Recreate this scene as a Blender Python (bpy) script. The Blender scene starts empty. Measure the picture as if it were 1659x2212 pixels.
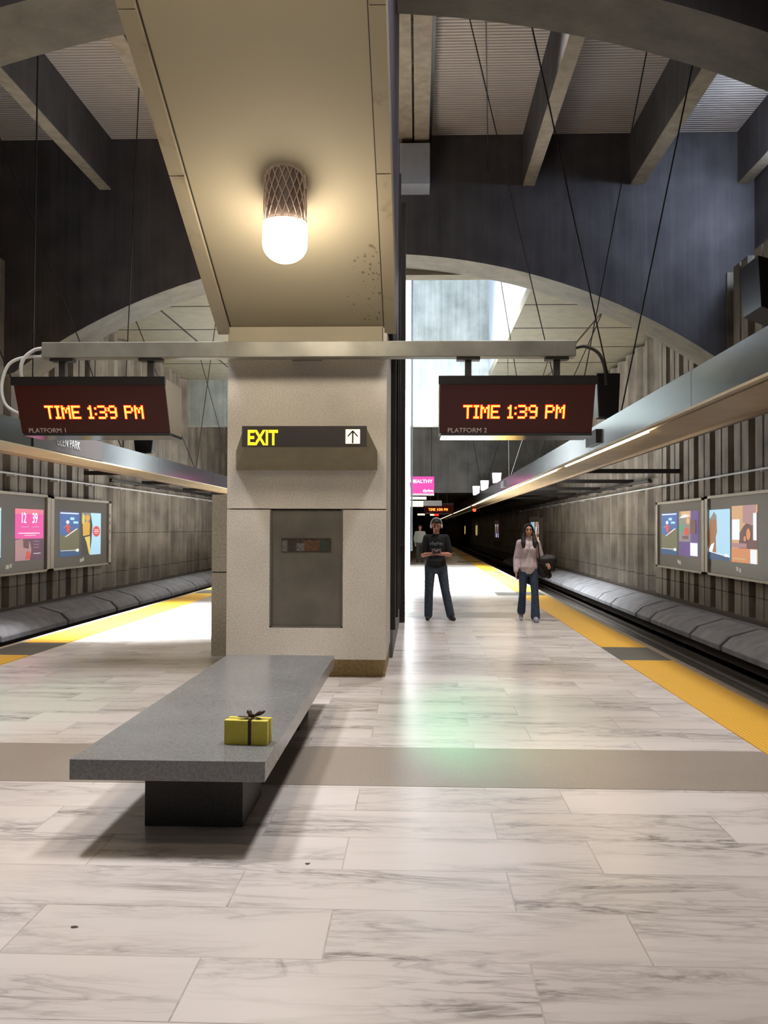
import bpy, bmesh, math, random
from mathutils import Vector, Matrix
random.seed(7)
C = bpy.context.scene.collection
SC = bpy.context.scene
PI = math.pi

# ------------------------------------------------------------------ camera
cam = bpy.data.objects.new('camera', bpy.data.cameras.new('camera'))
C.objects.link(cam)
cam.data.sensor_fit = 'HORIZONTAL'; cam.data.sensor_width = 36
cam.data.lens = 2000 / 1659 * 36
cam.data.clip_start = 0.05; cam.data.clip_end = 400
cam.matrix_world = (Matrix.Translation((0, 0, 1.6)) @ Matrix.Rotation(math.radians(2.076), 4, 'Z')
                    @ Matrix.Rotation(math.radians(91.03), 4, 'X') @ Matrix.Rotation(math.radians(0.2), 4, 'Z'))
SC.camera = cam
# ------------------------------------------------------------------ colour management, world
SC.view_settings.view_transform = 'Standard'
SC.view_settings.look = 'None'
SC.view_settings.gamma = 1
SC.view_settings.use_curve_mapping = False
SC.view_settings.exposure = 0.0
w = bpy.data.worlds.new('world'); SC.world = w; w.use_nodes = True
w.node_tree.nodes['Background'].inputs[0].default_value = (1.0, 0.92, 0.82, 1)
w.node_tree.nodes['Background'].inputs[1].default_value = 0.09

# ------------------------------------------------------------------ area lights / daylight
def area(name, loc, target, sx, sy, power, col, spread=180):
    l = bpy.data.lights.new(name, 'AREA'); l.shape = 'RECTANGLE'
    l.size = sx; l.size_y = sy; l.energy = power; l.color = col; l.spread = math.radians(spread)
    o = bpy.data.objects.new(name, l); C.objects.link(o)
    o.location = loc
    o.rotation_euler = (Vector(target) - Vector(loc)).to_track_quat('-Z', 'Y').to_euler()
    return o
area('skylight_daylight', (-0.8, 26.5, 14.5), (-0.6, 31.0, 0), 5.0, 6.0, 8000, (0.86, 0.95, 1.0), 66)
area('skylight_sky', (-0.8, 28.6, 14.8), (-0.8, 28.7, 0), 6.6, 13.0, 900, (0.80, 0.90, 1.0))
area('near_floor_fill_right', (1.5, 7.0, 9.9), (1.4, 6.2, 0), 0.9, 1.8, 205, (1.0, 0.95, 0.93), 95)  # added fill under the solid roof, brightens the foreground floor
area('near_floor_fill_left', (-3.9, 7.0, 9.9), (-3.6, 6.2, 0), 0.9, 1.8, 250, (0.98, 0.95, 0.96), 95)  # matching added fill for the left foreground floor
area('mid_floor_fill_right', (1.4, 13.8, 9.9), (1.4, 13.6, 0), 0.9, 1.8, 200, (1.0, 0.95, 0.92), 95)  # added fill, brightens the people and the floor around them
area('side_window_daylight', (7.12, 17.4, 9.0), (5.4, 19.8, 8.2), 1.6, 1.0, 190, (0.62, 0.75, 1.0))
def spot(name, loc, target, power, col, size, blend):
    l = bpy.data.lights.new(name, 'SPOT'); l.energy = power; l.color = col
    l.spot_size = math.radians(size); l.spot_blend = blend; l.shadow_soft_size = 0.25
    o = bpy.data.objects.new(name, l); C.objects.link(o); o.location = loc
    o.rotation_euler = (Vector(target) - Vector(loc)).to_track_quat('-Z', 'Y').to_euler()
    return o
spot('floodlight_beam', (-3.3, 15.0, 9.35), (-4.5, 16.2, 0), 42000, (0.95, 0.98, 1.0), 46, 1.0)

def prism(name, loc, target, power, col, size):   # coloured spot added near the skylight to tint the floor
    o = spot(name, loc, target, power, col, size, 1.0); o.data.shadow_soft_size = 0.05
prism('added_tint_green_right', (.45, 21.4, 6.9), (.75, 8.2, 0), 1500, (.25, 1.0, .50), 9)
prism('added_tint_amber_right', (.75, 21.4, 6.9), (1.15, 6.6, 0), 1000, (1.0, .62, .22), 4)
prism('added_tint_green_left', (-3.2, 21.4, 6.9), (-3.6, 8.2, 0), 2800, (.25, 1.0, .45), 8)
# ------------------------------------------------------------------ materials
def newmat(name):
    m = bpy.data.materials.new(name); m.use_nodes = True
    return m, m.node_tree, m.node_tree.nodes['Principled BSDF']
def N(nt, t, **kw):
    n = nt.nodes.new(t)
    for k, v in kw.items(): setattr(n, k, v)
    return n
def plain(name, col, rough=0.6, metal=0.0, spec=0.5, noise=0.0, nscale=8.0, bump=0.0, stretch=(1, 1, 1)):
    m, nt, b = newmat(name)
    b.inputs['Base Color'].default_value = (*col, 1)
    b.inputs['Roughness'].default_value = rough
    b.inputs['Metallic'].default_value = metal
    b.inputs['Specular IOR Level'].default_value = spec
    if noise or bump:
        tc = N(nt, 'ShaderNodeNewGeometry'); mp = N(nt, 'ShaderNodeMapping')
        mp.inputs['Scale'].default_value = stretch
        no = N(nt, 'ShaderNodeTexNoise'); no.inputs['Scale'].default_value = nscale; no.inputs['Detail'].default_value = 6
        nt.links.new(tc.outputs['Position'], mp.inputs[0]); nt.links.new(mp.outputs[0], no.inputs['Vector'])
        if noise:
            r = N(nt, 'ShaderNodeMapRange')
            r.inputs[1].default_value = 0.3; r.inputs[2].default_value = 0.7
            r.inputs[3].default_value = 1 - noise; r.inputs[4].default_value = 1 + noise
            mx = N(nt, 'ShaderNodeVectorMath', operation='SCALE'); mx.inputs[0].default_value = col
            nt.links.new(no.outputs[0], r.inputs[0]); nt.links.new(r.outputs[0], mx.inputs['Scale'])
            nt.links.new(mx.outputs[0], b.inputs['Base Color'])
        if bump:
            bp = N(nt, 'ShaderNodeBump'); bp.inputs['Strength'].default_value = bump; bp.inputs['Distance'].default_value = 0.02
            nt.links.new(no.outputs[0], bp.inputs['Height']); nt.links.new(bp.outputs[0], b.inputs['Normal'])
    return m
def emit(name, col, s):
    m, nt, b = newmat(name)
    b.inputs['Base Color'].default_value = (*[c * .5 for c in col], 1)
    b.inputs['Emission Color'].default_value = (*col, 1); b.inputs['Emission Strength'].default_value = s
    b.inputs['Roughness'].default_value = 0.5
    return m
def board_concrete(name, c1, c2, seams=(), bump=0.5, fine=7.0):
    """board-marked concrete: vertical streaks, blotches, thin horizontal casting joints"""
    m, nt, b = newmat(name); L = nt.links.new
    g = N(nt, 'ShaderNodeNewGeometry'); mp = N(nt, 'ShaderNodeMapping'); mp.inputs['Scale'].default_value = (1, 1, .035)
    L(g.outputs['Position'], mp.inputs[0])
    n1 = N(nt, 'ShaderNodeTexNoise'); n1.inputs['Scale'].default_value = fine; n1.inputs['Detail'].default_value = 8
    n1.inputs['Roughness'].default_value = .7
    L(mp.outputs[0], n1.inputs['Vector'])
    n2 = N(nt, 'ShaderNodeTexNoise'); n2.inputs['Scale'].default_value = 1.3; n2.inputs['Detail'].default_value = 6
    L(g.outputs['Position'], n2.inputs['Vector'])
    ad = N(nt, 'ShaderNodeMath', operation='ADD'); L(n1.outputs[0], ad.inputs[0]); L(n2.outputs[0], ad.inputs[1])
    rp = N(nt, 'ShaderNodeMapRange'); rp.inputs[1].default_value = .72; rp.inputs[2].default_value = 1.28; L(ad.outputs[0], rp.inputs[0])
    mix = N(nt, 'ShaderNodeMix', data_type='RGBA'); mix.inputs['A'].default_value = (*c1, 1); mix.inputs['B'].default_value = (*c2, 1)
    L(rp.outputs[0], mix.inputs['Factor'])
    out = mix.outputs['Result']
    if seams:
        sp = N(nt, 'ShaderNodeSeparateXYZ'); L(g.outputs['Position'], sp.inputs[0])
        acc = None
        for z in seams:
            c = N(nt, 'ShaderNodeMath', operation='COMPARE'); c.inputs[1].default_value = z; c.inputs[2].default_value = .013
            L(sp.outputs['Z'], c.inputs[0])
            if acc is None: acc = c.outputs[0]
            else:
                a = N(nt, 'ShaderNodeMath', operation='MAXIMUM'); L(acc, a.inputs[0]); L(c.outputs[0], a.inputs[1]); acc = a.outputs[0]
        mul = N(nt, 'ShaderNodeMath', operation='MULTIPLY'); mul.inputs[1].default_value = .75; L(acc, mul.inputs[0])
        m2 = N(nt, 'ShaderNodeMix', data_type='RGBA'); m2.inputs['B'].default_value = (.03, .025, .02, 1)
        L(mul.outputs[0], m2.inputs['Factor']); L(out, m2.inputs['A']); out = m2.outputs['Result']
    L(out, b.inputs['Base Color'])
    bp = N(nt, 'ShaderNodeBump'); bp.inputs['Strength'].default_value = bump; bp.inputs['Distance'].default_value = .03
    L(n1.outputs[0], bp.inputs['Height']); L(bp.outputs[0], b.inputs['Normal'])
    b.inputs['Roughness'].default_value = .85
    return m
def speckle(name, c1, c2, scale, rough, spec=.5):
    m, nt, b = newmat(name); L = nt.links.new
    g = N(nt, 'ShaderNodeNewGeometry')
    n = N(nt, 'ShaderNodeTexNoise'); n.inputs['Scale'].default_value = scale; n.inputs['Detail'].default_value = 3
    n2 = N(nt, 'ShaderNodeTexNoise'); n2.inputs['Scale'].default_value = 1.6; n2.inputs['Detail'].default_value = 4
    L(g.outputs['Position'], n.inputs['Vector']); L(g.outputs['Position'], n2.inputs['Vector'])
    a = N(nt, 'ShaderNodeMath', operation='MULTIPLY_ADD'); a.inputs[1].default_value = .45; L(n2.outputs[0], a.inputs[0]); L(n.outputs[0], a.inputs[2])
    r = N(nt, 'ShaderNodeMapRange'); r.inputs[1].default_value = .5; r.inputs[2].default_value = .95; L(a.outputs[0], r.inputs[0])
    mix = N(nt, 'ShaderNodeMix', data_type='RGBA'); mix.inputs['A'].default_value = (*c1, 1); mix.inputs['B'].default_value = (*c2, 1)
    L(r.outputs[0], mix.inputs['Factor']); L(mix.outputs['Result'], b.inputs['Base Color'])
    b.inputs['Roughness'].default_value = rough; b.inputs['Specular IOR Level'].default_value = spec
    return m
def marble(name):
    m, nt, b = newmat(name); L = nt.links.new
    g = N(nt, 'ShaderNodeNewGeometry')
    br = N(nt, 'ShaderNodeTexBrick'); br.inputs['Scale'].default_value = 1
    br.inputs['Brick Width'].default_value = 1.22; br.inputs['Row Height'].default_value = .455
    br.inputs['Mortar Size'].default_value = .0035; br.inputs['Color1'].default_value = (0, 0, 0, 1); br.inputs['Color2'].default_value = (1, 1, 1, 1)
    br.inputs['Mortar'].default_value = (.5, .5, .5, 1); br.offset = .37; br.inputs['Bias'].default_value = 0
    mo = N(nt, 'ShaderNodeMapping'); mo.inputs['Location'].default_value = (.35, -.27, 0)
    L(g.outputs['Position'], mo.inputs[0]); L(mo.outputs[0], br.inputs['Vector'])
    sc = N(nt, 'ShaderNodeVectorMath', operation='SCALE'); sc.inputs['Scale'].default_value = 9.0; L(br.outputs['Color'], sc.inputs[0])
    mp = N(nt, 'ShaderNodeMapping'); mp.inputs['Scale'].default_value = (.5, 2.3, 1); mp.inputs['Rotation'].default_value = (0, 0, .12)
    L(g.outputs['Position'], mp.inputs[0])
    ad = N(nt, 'ShaderNodeVectorMath', operation='ADD'); L(mp.outputs[0], ad.inputs[0]); L(sc.outputs[0], ad.inputs[1])
    def vein(scale, width, dist, rough=.6):
        n = N(nt, 'ShaderNodeTexNoise'); n.inputs['Scale'].default_value = scale; n.inputs['Detail'].default_value = 7
        n.inputs['Roughness'].default_value = rough; n.inputs['Distortion'].default_value = dist
        L(ad.outputs[0], n.inputs['Vector'])
        s = N(nt, 'ShaderNodeMath', operation='SUBTRACT'); s.inputs[1].default_value = .5; L(n.outputs[0], s.inputs[0])
        a = N(nt, 'ShaderNodeMath', operation='ABSOLUTE'); L(s.outputs[0], a.inputs[0])
        r = N(nt, 'ShaderNodeMapRange'); r.inputs[1].default_value = 0; r.inputs[2].default_value = width
        r.inputs[3].default_value = 1; r.inputs[4].default_value = 0; L(a.outputs[0], r.inputs[0])
        return r.outputs[0]
    v1 = vein(1.4, .035, .9); v2 = vein(3.4, .05, .5)
    cl = N(nt, 'ShaderNodeTexNoise'); cl.inputs['Scale'].default_value = 1.0; cl.inputs['Detail'].default_value = 6; L(ad.outputs[0], cl.inputs['Vector'])
    mk = N(nt, 'ShaderNodeMapRange'); mk.inputs[1].default_value = .42; mk.inputs[2].default_value = .62; L(cl.outputs[0], mk.inputs[0])
    m1 = N(nt, 'ShaderNodeMath', operation='MULTIPLY'); L(v1, m1.inputs[0]); m1.inputs[1].default_value = .46
    m2 = N(nt, 'ShaderNodeMath', operation='MULTIPLY'); L(v2, m2.inputs[0]); m2.inputs[1].default_value = .34
    mm = N(nt, 'ShaderNodeMath', operation='ADD'); L(m1.outputs[0], mm.inputs[0]); L(m2.outputs[0], mm.inputs[1])
    m3 = N(nt, 'ShaderNodeMath', operation='MULTIPLY'); L(mm.outputs[0], m3.inputs[0]); L(mk.outputs[0], m3.inputs[1])
    m3b = N(nt, 'ShaderNodeMath', operation='MULTIPLY_ADD'); L(mk.outputs[0], m3b.inputs[0]); m3b.inputs[1].default_value = .13; L(m3.outputs[0], m3b.inputs[2])
    base = N(nt, 'ShaderNodeMix', data_type='RGBA')
    base.inputs['A'].default_value = (.60, .555, .525, 1); base.inputs['B'].default_value = (.66, .615, .595, 1)
    L(br.outputs['Color'], base.inputs['Factor'])
    st = N(nt, 'ShaderNodeTexNoise'); st.inputs['Scale'].default_value = .55; st.inputs['Detail'].default_value = 3; L(g.outputs['Position'], st.inputs['Vector'])
    sr = N(nt, 'ShaderNodeMapRange'); sr.inputs[1].default_value = .52; sr.inputs[2].default_value = .72; sr.inputs[4].default_value = .35; L(st.outputs[0], sr.inputs[0])
    wm = N(nt, 'ShaderNodeMix', data_type='RGBA'); wm.inputs['B'].default_value = (.56, .44, .33, 1)
    L(sr.outputs[0], wm.inputs['Factor']); L(base.outputs['Result'], wm.inputs['A'])
    mix = N(nt, 'ShaderNodeMix', data_type='RGBA'); mix.inputs['B'].default_value = (.14, .125, .115, 1)
    L(m3b.outputs[0], mix.inputs['Factor']); L(wm.outputs['Result'], mix.inputs['A'])
    jm = N(nt, 'ShaderNodeMath', operation='MULTIPLY'); jm.inputs[1].default_value = .38; L(br.outputs['Fac'], jm.inputs[0])
    jx = N(nt, 'ShaderNodeMix', data_type='RGBA'); jx.inputs['B'].default_value = (.2, .17, .15, 1)
    L(jm.outputs[0], jx.inputs['Factor']); L(mix.outputs['Result'], jx.inputs['A'])
    L(jx.outputs['Result'], b.inputs['Base Color'])
    b.inputs['Roughness'].default_value = .27; b.inputs['Specular IOR Level'].default_value = .45
    return m
def corrugated(name, col):
    m, nt, b = newmat(name); L = nt.links.new
    g = N(nt, 'ShaderNodeNewGeometry')
    wv = N(nt, 'ShaderNodeTexWave', wave_type='BANDS', bands_direction='Y'); wv.inputs['Scale'].default_value = 3.2
    L(g.outputs['Position'], wv.inputs['Vector'])
    mix = N(nt, 'ShaderNodeMix', data_type='RGBA'); mix.inputs['A'].default_value = (*[c * .55 for c in col], 1); mix.inputs['B'].default_value = (*col, 1)
    L(wv.outputs['Fac'], mix.inputs['Factor']); L(mix.outputs['Result'], b.inputs['Base Color'])
    bp = N(nt, 'ShaderNodeBump'); bp.inputs['Strength'].default_value = .6; bp.inputs['Distance'].default_value = .04
    L(wv.outputs['Fac'], bp.inputs['Height']); L(bp.outputs[0], b.inputs['Normal']); b.inputs['Roughness'].default_value = .7
    return m
def tactile(name, col):
    m, nt, b = newmat(name); L = nt.links.new
    g = N(nt, 'ShaderNodeNewGeometry'); vo = N(nt, 'ShaderNodeTexVoronoi'); vo.inputs['Randomness'].default_value = 0
    vo.inputs['Scale'].default_value = 28; L(g.outputs['Position'], vo.inputs['Vector'])
    r = N(nt, 'ShaderNodeMapRange'); r.inputs[1].default_value = .25; r.inputs[2].default_value = .5; r.inputs[3].default_value = 1; r.inputs[4].default_value = 0
    L(vo.outputs['Distance'], r.inputs[0])
    mix = N(nt, 'ShaderNodeMix', data_type='RGBA'); mix.inputs['A'].default_value = (*[c * .72 for c in col], 1); mix.inputs['B'].default_value = (*col, 1)
    L(r.outputs[0], mix.inputs['Factor']); L(mix.outputs['Result'], b.inputs['Base Color'])
    bp = N(nt, 'ShaderNodeBump'); bp.inputs['Strength'].default_value = .5; bp.inputs['Distance'].default_value = .01
    L(r.outputs[0], bp.inputs['Height']); L(bp.outputs[0], b.inputs['Normal']); b.inputs['Roughness'].default_value = .55
    return m
def stained(name, base, dirt, scale=2.0, lo=.6, hi=.72, rough=.75):
    m, nt, b = newmat(name); L = nt.links.new
    g = N(nt, 'ShaderNodeNewGeometry'); n = N(nt, 'ShaderNodeTexNoise'); n.inputs['Scale'].default_value = scale; n.inputs['Detail'].default_value = 8
    n.inputs['Roughness'].default_value = .65; L(g.outputs['Position'], n.inputs['Vector'])
    r = N(nt, 'ShaderNodeMapRange'); r.inputs[1].default_value = lo; r.inputs[2].default_value = hi; L(n.outputs[0], r.inputs[0])
    mix = N(nt, 'ShaderNodeMix', data_type='RGBA'); mix.inputs['A'].default_value = (*base, 1); mix.inputs['B'].default_value = (*dirt, 1)
    L(r.outputs[0], mix.inputs['Factor']); L(mix.outputs['Result'], b.inputs['Base Color']); b.inputs['Roughness'].default_value = rough
    return m

M = dict(
    marble=marble('marble'),
    stripe=speckle('terrazzo_stripe', (.25, .215, .18), (.31, .27, .23), 60, .35),
    granite=speckle('bench_granite', (.13, .135, .14), (.22, .225, .23), 90, .22),
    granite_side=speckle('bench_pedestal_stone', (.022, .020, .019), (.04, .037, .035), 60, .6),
    pillar=speckle('pillar_granite', (.46, .43, .38), (.72, .68, .61), 70, .6),
    plinth=speckle('pillar_plinth_stone', (.25, .17, .07), (.42, .30, .14), 30, .6),
    wall=board_concrete('board_concrete_wall', (.10, .083, .066), (.28, .245, .20), seams=(1.45, .28, 3.9)),
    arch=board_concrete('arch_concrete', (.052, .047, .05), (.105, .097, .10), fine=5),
    archsoff=board_concrete('arch_lit_underside', (.13, .12, .095), (.23, .21, .165), fine=3, bump=.2),  # paler than the beam faces: light on the underside put into the colour
    rib=plain('rib_concrete', (.30, .25, .18), .8, noise=.2, nscale=5),
    well=board_concrete('skylight_well_concrete', (.22, .25, .23), (.50, .54, .52), fine=5),
    wellside=plain('skylight_side_plaster', (.46, .50, .58), .8, noise=.08, nscale=4),
    lintel=board_concrete('lintel_concrete', (.10, .10, .095), (.20, .20, .19), fine=5),
    ceiling=plain('beige_ceiling', (.20, .18, .13), .85, noise=.1, nscale=3),
    roof=corrugated('roof_deck', (.60, .53, .46)),
    yellow=tactile('tactile_yellow', (.86, .47, .035)),
    darktile=tactile('tactile_grey', (.10, .095, .08)),
    kerb=plain('platform_edge', (.36, .30, .24), .7, noise=.2),
    edge_side=plain('platform_side', (.06, .045, .035), .9),
    ballast=plain('trackbed', (.035, .03, .027), .95, noise=.5, nscale=14, bump=1.0),
    rail=plain('rail_steel', (.12, .10, .085), .4, .7),
    cover=plain('third_rail_cover', (.035, .033, .032), .6),
    block=plain('duct_block_concrete', (.17, .16, .165), .8, noise=.25, nscale=3, bump=.3),
    steel=plain('brushed_steel', (.19, .205, .215), .16, .9, noise=.1, nscale=2, stretch=(1, .3, 6)),
    barsteel=plain('bar_steel', (.24, .235, .205), .5, .5, noise=.3, nscale=2.2),
    doorsteel=plain('door_steel', (.21, .195, .165), .42, .6, noise=.2, nscale=3),
    troughpan=plain('trough_pan', (.50, .41, .27), .4, .3, noise=.1, nscale=2),
    troughdark=plain('trough_dark_lip', (.16, .10, .05), .5, .2),
    darkmetal=plain('dark_metal', (.03, .026, .024), .5, .3),
    black=plain('black_plastic', (.012, .010, .010), .35),
    screen=emit('led_screen', (.022, .001, .001), .8),  # faint red emission imitates the bloom around the text
    signbox=plain('sign_box_side', (.45, .42, .36), .55, .1),
    signbrown=plain('sign_housing', (.24, .21, .13), .6, noise=.1),
    signdark=plain('sign_face', (.035, .028, .028), .5),
    grey=plain('grey_text', (.62, .62, .62), .6),
    dimgrey=plain('dim_grey_text', (.22, .22, .22), .7),
    whitep=plain('white_paint', (.80, .80, .78), .5),
    soffit=stained('soffit_plaster', (.285, .25, .175), (.12, .09, .055), 1.7, .66, .8),
    soffitband=stained('soffit_band_plaster', (.34, .30, .22), (.20, .15, .10), 2.2, .62, .78),
    trimc=stained('soffit_trim', (.28, .24, .165), (.14, .11, .07), 3.0, .55, .75, .6),
    purple=plain('enclosure_panel', (.10, .09, .13), .5, noise=.15),
    glassd=plain('dark_glass', (.012, .011, .012), .05, 0, .9),
    frame=plain('display_frame', (.38, .34, .28), .5, .2, noise=.08),
    backing=plain('display_backing', (.10, .09, .08), .4),
    cage=plain('lamp_cage_wire', (.55, .44, .38), .5, .4),
    cageback=plain('lamp_canister', (.14, .11, .10), .6),
    globe=emit('lamp_globe', (1.0, .86, .68), 64),
    tube=emit('fluorescent_tube', (1.0, .80, .52), 14),
    tubefar=emit('fluorescent_tube_dim', (1.0, .80, .52), 4),
    ledred=emit('led_red', (1.0, .012, .006), 3.2),
    ledyel=emit('led_core', (1.0, .52, .06), 2.6),
    exity=emit('exit_letters', (1.0, .74, .02), 1.25),
    arrowbg=emit('arrow_panel', (1.0, .84, .58), 1.3),
    pink=emit('pink_sign', (.78, .05, .36), .75),
    pinkw=emit('pink_sign_letters', (1, .85, .95), 1.1),
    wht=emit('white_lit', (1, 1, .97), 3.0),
    warm=emit('warm_lit', (1, .80, .42), 2.2),
    redlamp=emit('red_signal', (1, .12, .03), 1.5),
    gift=plain('yellow_gift_paper', (.64, .56, .07), .5, noise=.08, nscale=40),
    ribbon=plain('brown_ribbon', (.035, .012, .012), .4),
    skin=plain('skin', (.60, .27, .19), .6), skin2=plain('skin_woman', (.62, .34, .21), .6),
    tee=plain('black_tee', (.010, .011, .011), .9), teeprint=plain('tee_print', (.10, .12, .14), .8),
    jeans=plain('jeans', (.055, .075, .11), .9, noise=.3, nscale=25),
    jeansd=plain('dark_jeans', (.04, .06, .11), .9, noise=.3, nscale=25),
    shoe=plain('black_shoe', (.012, .011, .010), .5), shoel=plain('grey_shoe', (.36, .35, .47), .6),
    hair=plain('dark_hair', (.014, .010, .009), .6, bump=.5, nscale=60, stretch=(1, 1, .1)),
    jacket=plain('mauve_jacket', (.58, .48, .52), .8, noise=.15, nscale=16, bump=.6),
    coat=plain('black_coat', (.008, .006, .007), .6, bump=.8, nscale=14),
    pale=plain('pale_shirt', (.45, .48, .42), .9), trouser=plain('grey_trousers', (.10, .10, .10), .9),
    stain=plain('gum_spot', (.05, .04, .03), .8),
)

# ------------------------------------------------------------------ mesh helpers
def wpos(o):
    p = Vector(o.location)
    while o.parent is not None: o = o.parent; p = p + Vector(o.location)
    return p
class MB:
    def __init__(s): s.v = []; s.f = []; s.m = []; s.mi = 0
    def add(s, vs, fs):
        o = len(s.v); s.v += [tuple(v) for v in vs]; s.f += [tuple(i + o for i in f) for f in fs]; s.m += [s.mi] * len(fs)
        return s
    def box(s, x0, x1, y0, y1, z0, z1):
        return s.add([(x, y, z) for z in (z0, z1) for y in (y0, y1) for x in (x0, x1)],
                     [(0, 2, 3, 1), (4, 5, 7, 6), (0, 1, 5, 4), (2, 6, 7, 3), (0, 4, 6, 2), (1, 3, 7, 5)])
    def hexa(s, a, b):  # two quads (4 verts each, same winding)
        return s.add(list(a) + list(b), [(3, 2, 1, 0), (4, 5, 6, 7)] + [(i, (i + 1) % 4, (i + 1) % 4 + 4, i + 4) for i in range(4)])
    def prism(s, pts, ax, a, b):  # pts 2D; extruded on axis ax
        def mk(p, t):
            return {'x': (t, p[0], p[1]), 'y': (p[0], t, p[1]), 'z': (p[0], p[1], t)}[ax]
        n = len(pts)
        return s.add([mk(p, a) for p in pts] + [mk(p, b) for p in pts],
                     [tuple(range(n))[::-1], tuple(range(n, 2 * n))] + [(i, (i + 1) % n, (i + 1) % n + n, i + n) for i in range(n)])
    def tube(s, pts, r, seg=8, caps=True):
        pts = [Vector(p) for p in pts]; rs = r if isinstance(r, (list, tuple)) else [r] * len(pts)
        vs = []; fs = []; up = None
        for i, p in enumerate(pts):
            d = (pts[min(i + 1, len(pts) - 1)] - pts[max(i - 1, 0)]).normalized()
            if up is None: up = Vector((0, 0, 1)) if abs(d.z) < .9 else Vector((1, 0, 0))
            a = d.cross(up).normalized(); b = a.cross(d).normalized(); up = b
            for k in range(seg):
                t = 2 * PI * k / seg; vs.append(p + (a * math.cos(t) + b * math.sin(t)) * rs[i])
        for i in range(len(pts) - 1):
            for k in range(seg):
                fs.append((i * seg + k, i * seg + (k + 1) % seg, (i + 1) * seg + (k + 1) % seg, (i + 1) * seg + k))
        if caps: fs += [tuple(range(seg))[::-1], tuple((len(pts) - 1) * seg + k for k in range(seg))]
        return s.add(vs, fs)
    def lathe(s, prof, c, seg=24):
        vs = []; fs = []; n = len(prof)
        for k in range(seg):
            t = 2 * PI * k / seg
            for r, z in prof: vs.append((c[0] + r * math.cos(t), c[1] + r * math.sin(t), c[2] + z))
        for k in range(seg):
            for i in range(n - 1):
                fs.append((k * n + i, ((k + 1) % seg) * n + i, ((k + 1) % seg) * n + i + 1, k * n + i + 1))
        return s.add(vs, fs)
    def build(s, name, mats, parent=None, bevel=0, smooth=False, loc=None):
        me = bpy.data.meshes.new(name)
        off = Vector(loc) if loc is not None else Vector((0, 0, 0))
        me.from_pydata([tuple(Vector(v) - off) for v in s.v], [], s.f)
        if not isinstance(mats, (list, tuple)): mats = [mats]
        for m in mats: me.materials.append(M[m] if isinstance(m, str) else m)
        me.polygons.foreach_set('material_index', s.m)
        bm = bmesh.new(); bm.from_mesh(me); bmesh.ops.recalc_face_normals(bm, faces=bm.faces); bm.to_mesh(me); bm.free()
        o = bpy.data.objects.new(name, me); C.objects.link(o); o.location = off
        if smooth:
            for p in me.polygons: p.use_smooth = True
        if bevel:
            b = o.modifiers.new('bevel', 'BEVEL'); b.width = bevel; b.segments = 2; b.limit_method = 'ANGLE'
        if parent is not None:
            o.parent = parent
            o.location = off - wpos(parent)
        return o
def tag(o, label=None, cat=None, group=None, kind=None):
    if label: o['label'] = label
    if cat: o['category'] = cat
    if group: o['group'] = group
    if kind: o['kind'] = kind
    return o
def thing(name, loc, label, cat, group=None):
    o = bpy.data.objects.new(name, None); C.objects.link(o); o.location = loc; o.empty_display_size = .1
    bpy.context.view_layer.update()
    return tag(o, label, cat, group)
def struct(mb, name, mats, **k):
    o = mb.build(name, mats, **k); o['kind'] = 'structure'; return o
def copy_tree(o, parent=None):
    c = o.copy(); C.objects.link(c)
    if parent is not None: c.parent = parent
    for ch in [x for x in bpy.data.objects if x.parent == o and x != c]: copy_tree(ch, c)
    return c
def text(name, s, size, loc, mat, parent, rot=(PI / 2, 0, 0), extrude=.003, sx=1.0, align='LEFT', bold=0.0):
    cu = bpy.data.curves.new('t', 'FONT'); cu.body = s; cu.size = size; cu.extrude = extrude; cu.offset = bold; cu.align_x = align
    cu.resolution_u = 3
    t = bpy.data.objects.new('t', cu); C.objects.link(t)
    bpy.context.view_layer.update()
    me = bpy.data.meshes.new_from_object(t.evaluated_get(bpy.context.evaluated_depsgraph_get()))
    me.transform(Matrix.Diagonal((sx, 1, 1, 1)))
    bpy.data.objects.remove(t)
    me.materials.clear(); me.materials.append(M[mat])
    o = bpy.data.objects.new(name, me); C.objects.link(o); o.rotation_euler = rot
    o.parent = parent; o.location = Vector(loc) - (parent.location if parent else Vector())
    return o

# ================================================================== SETTING
XR, XL = 6.6, -9.0           # side walls
ROOF = 10.15
floor = struct(MB().box(-5.50, 3.16, -3, 130, -.35, 0), 'floor', 'marble')
t = MB()
for k in range(-1, 11):
    y = 5.78 + 11.02 * k
    if y > -2: t.box(-4.83, 2.49, y, y + 1.02, -.02, .002)
struct(t, 'trim_1', 'stripe')['label'] = 'greige terrazzo bands crossing the marble platform floor'
struct(MB().box(-5.40, 3.05, -3, 130, -1.1, -.36), 'wall_platform_base', 'edge_side')
struct(MB().box(3.16, XR + .4, -3, 130, -1.25, -1.07), 'floor_trackbed_right', 'ballast')
struct(MB().box(XL - .4, -5.50, -3, 130, -1.25, -1.07), 'floor_trackbed_left', 'ballast')

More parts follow.
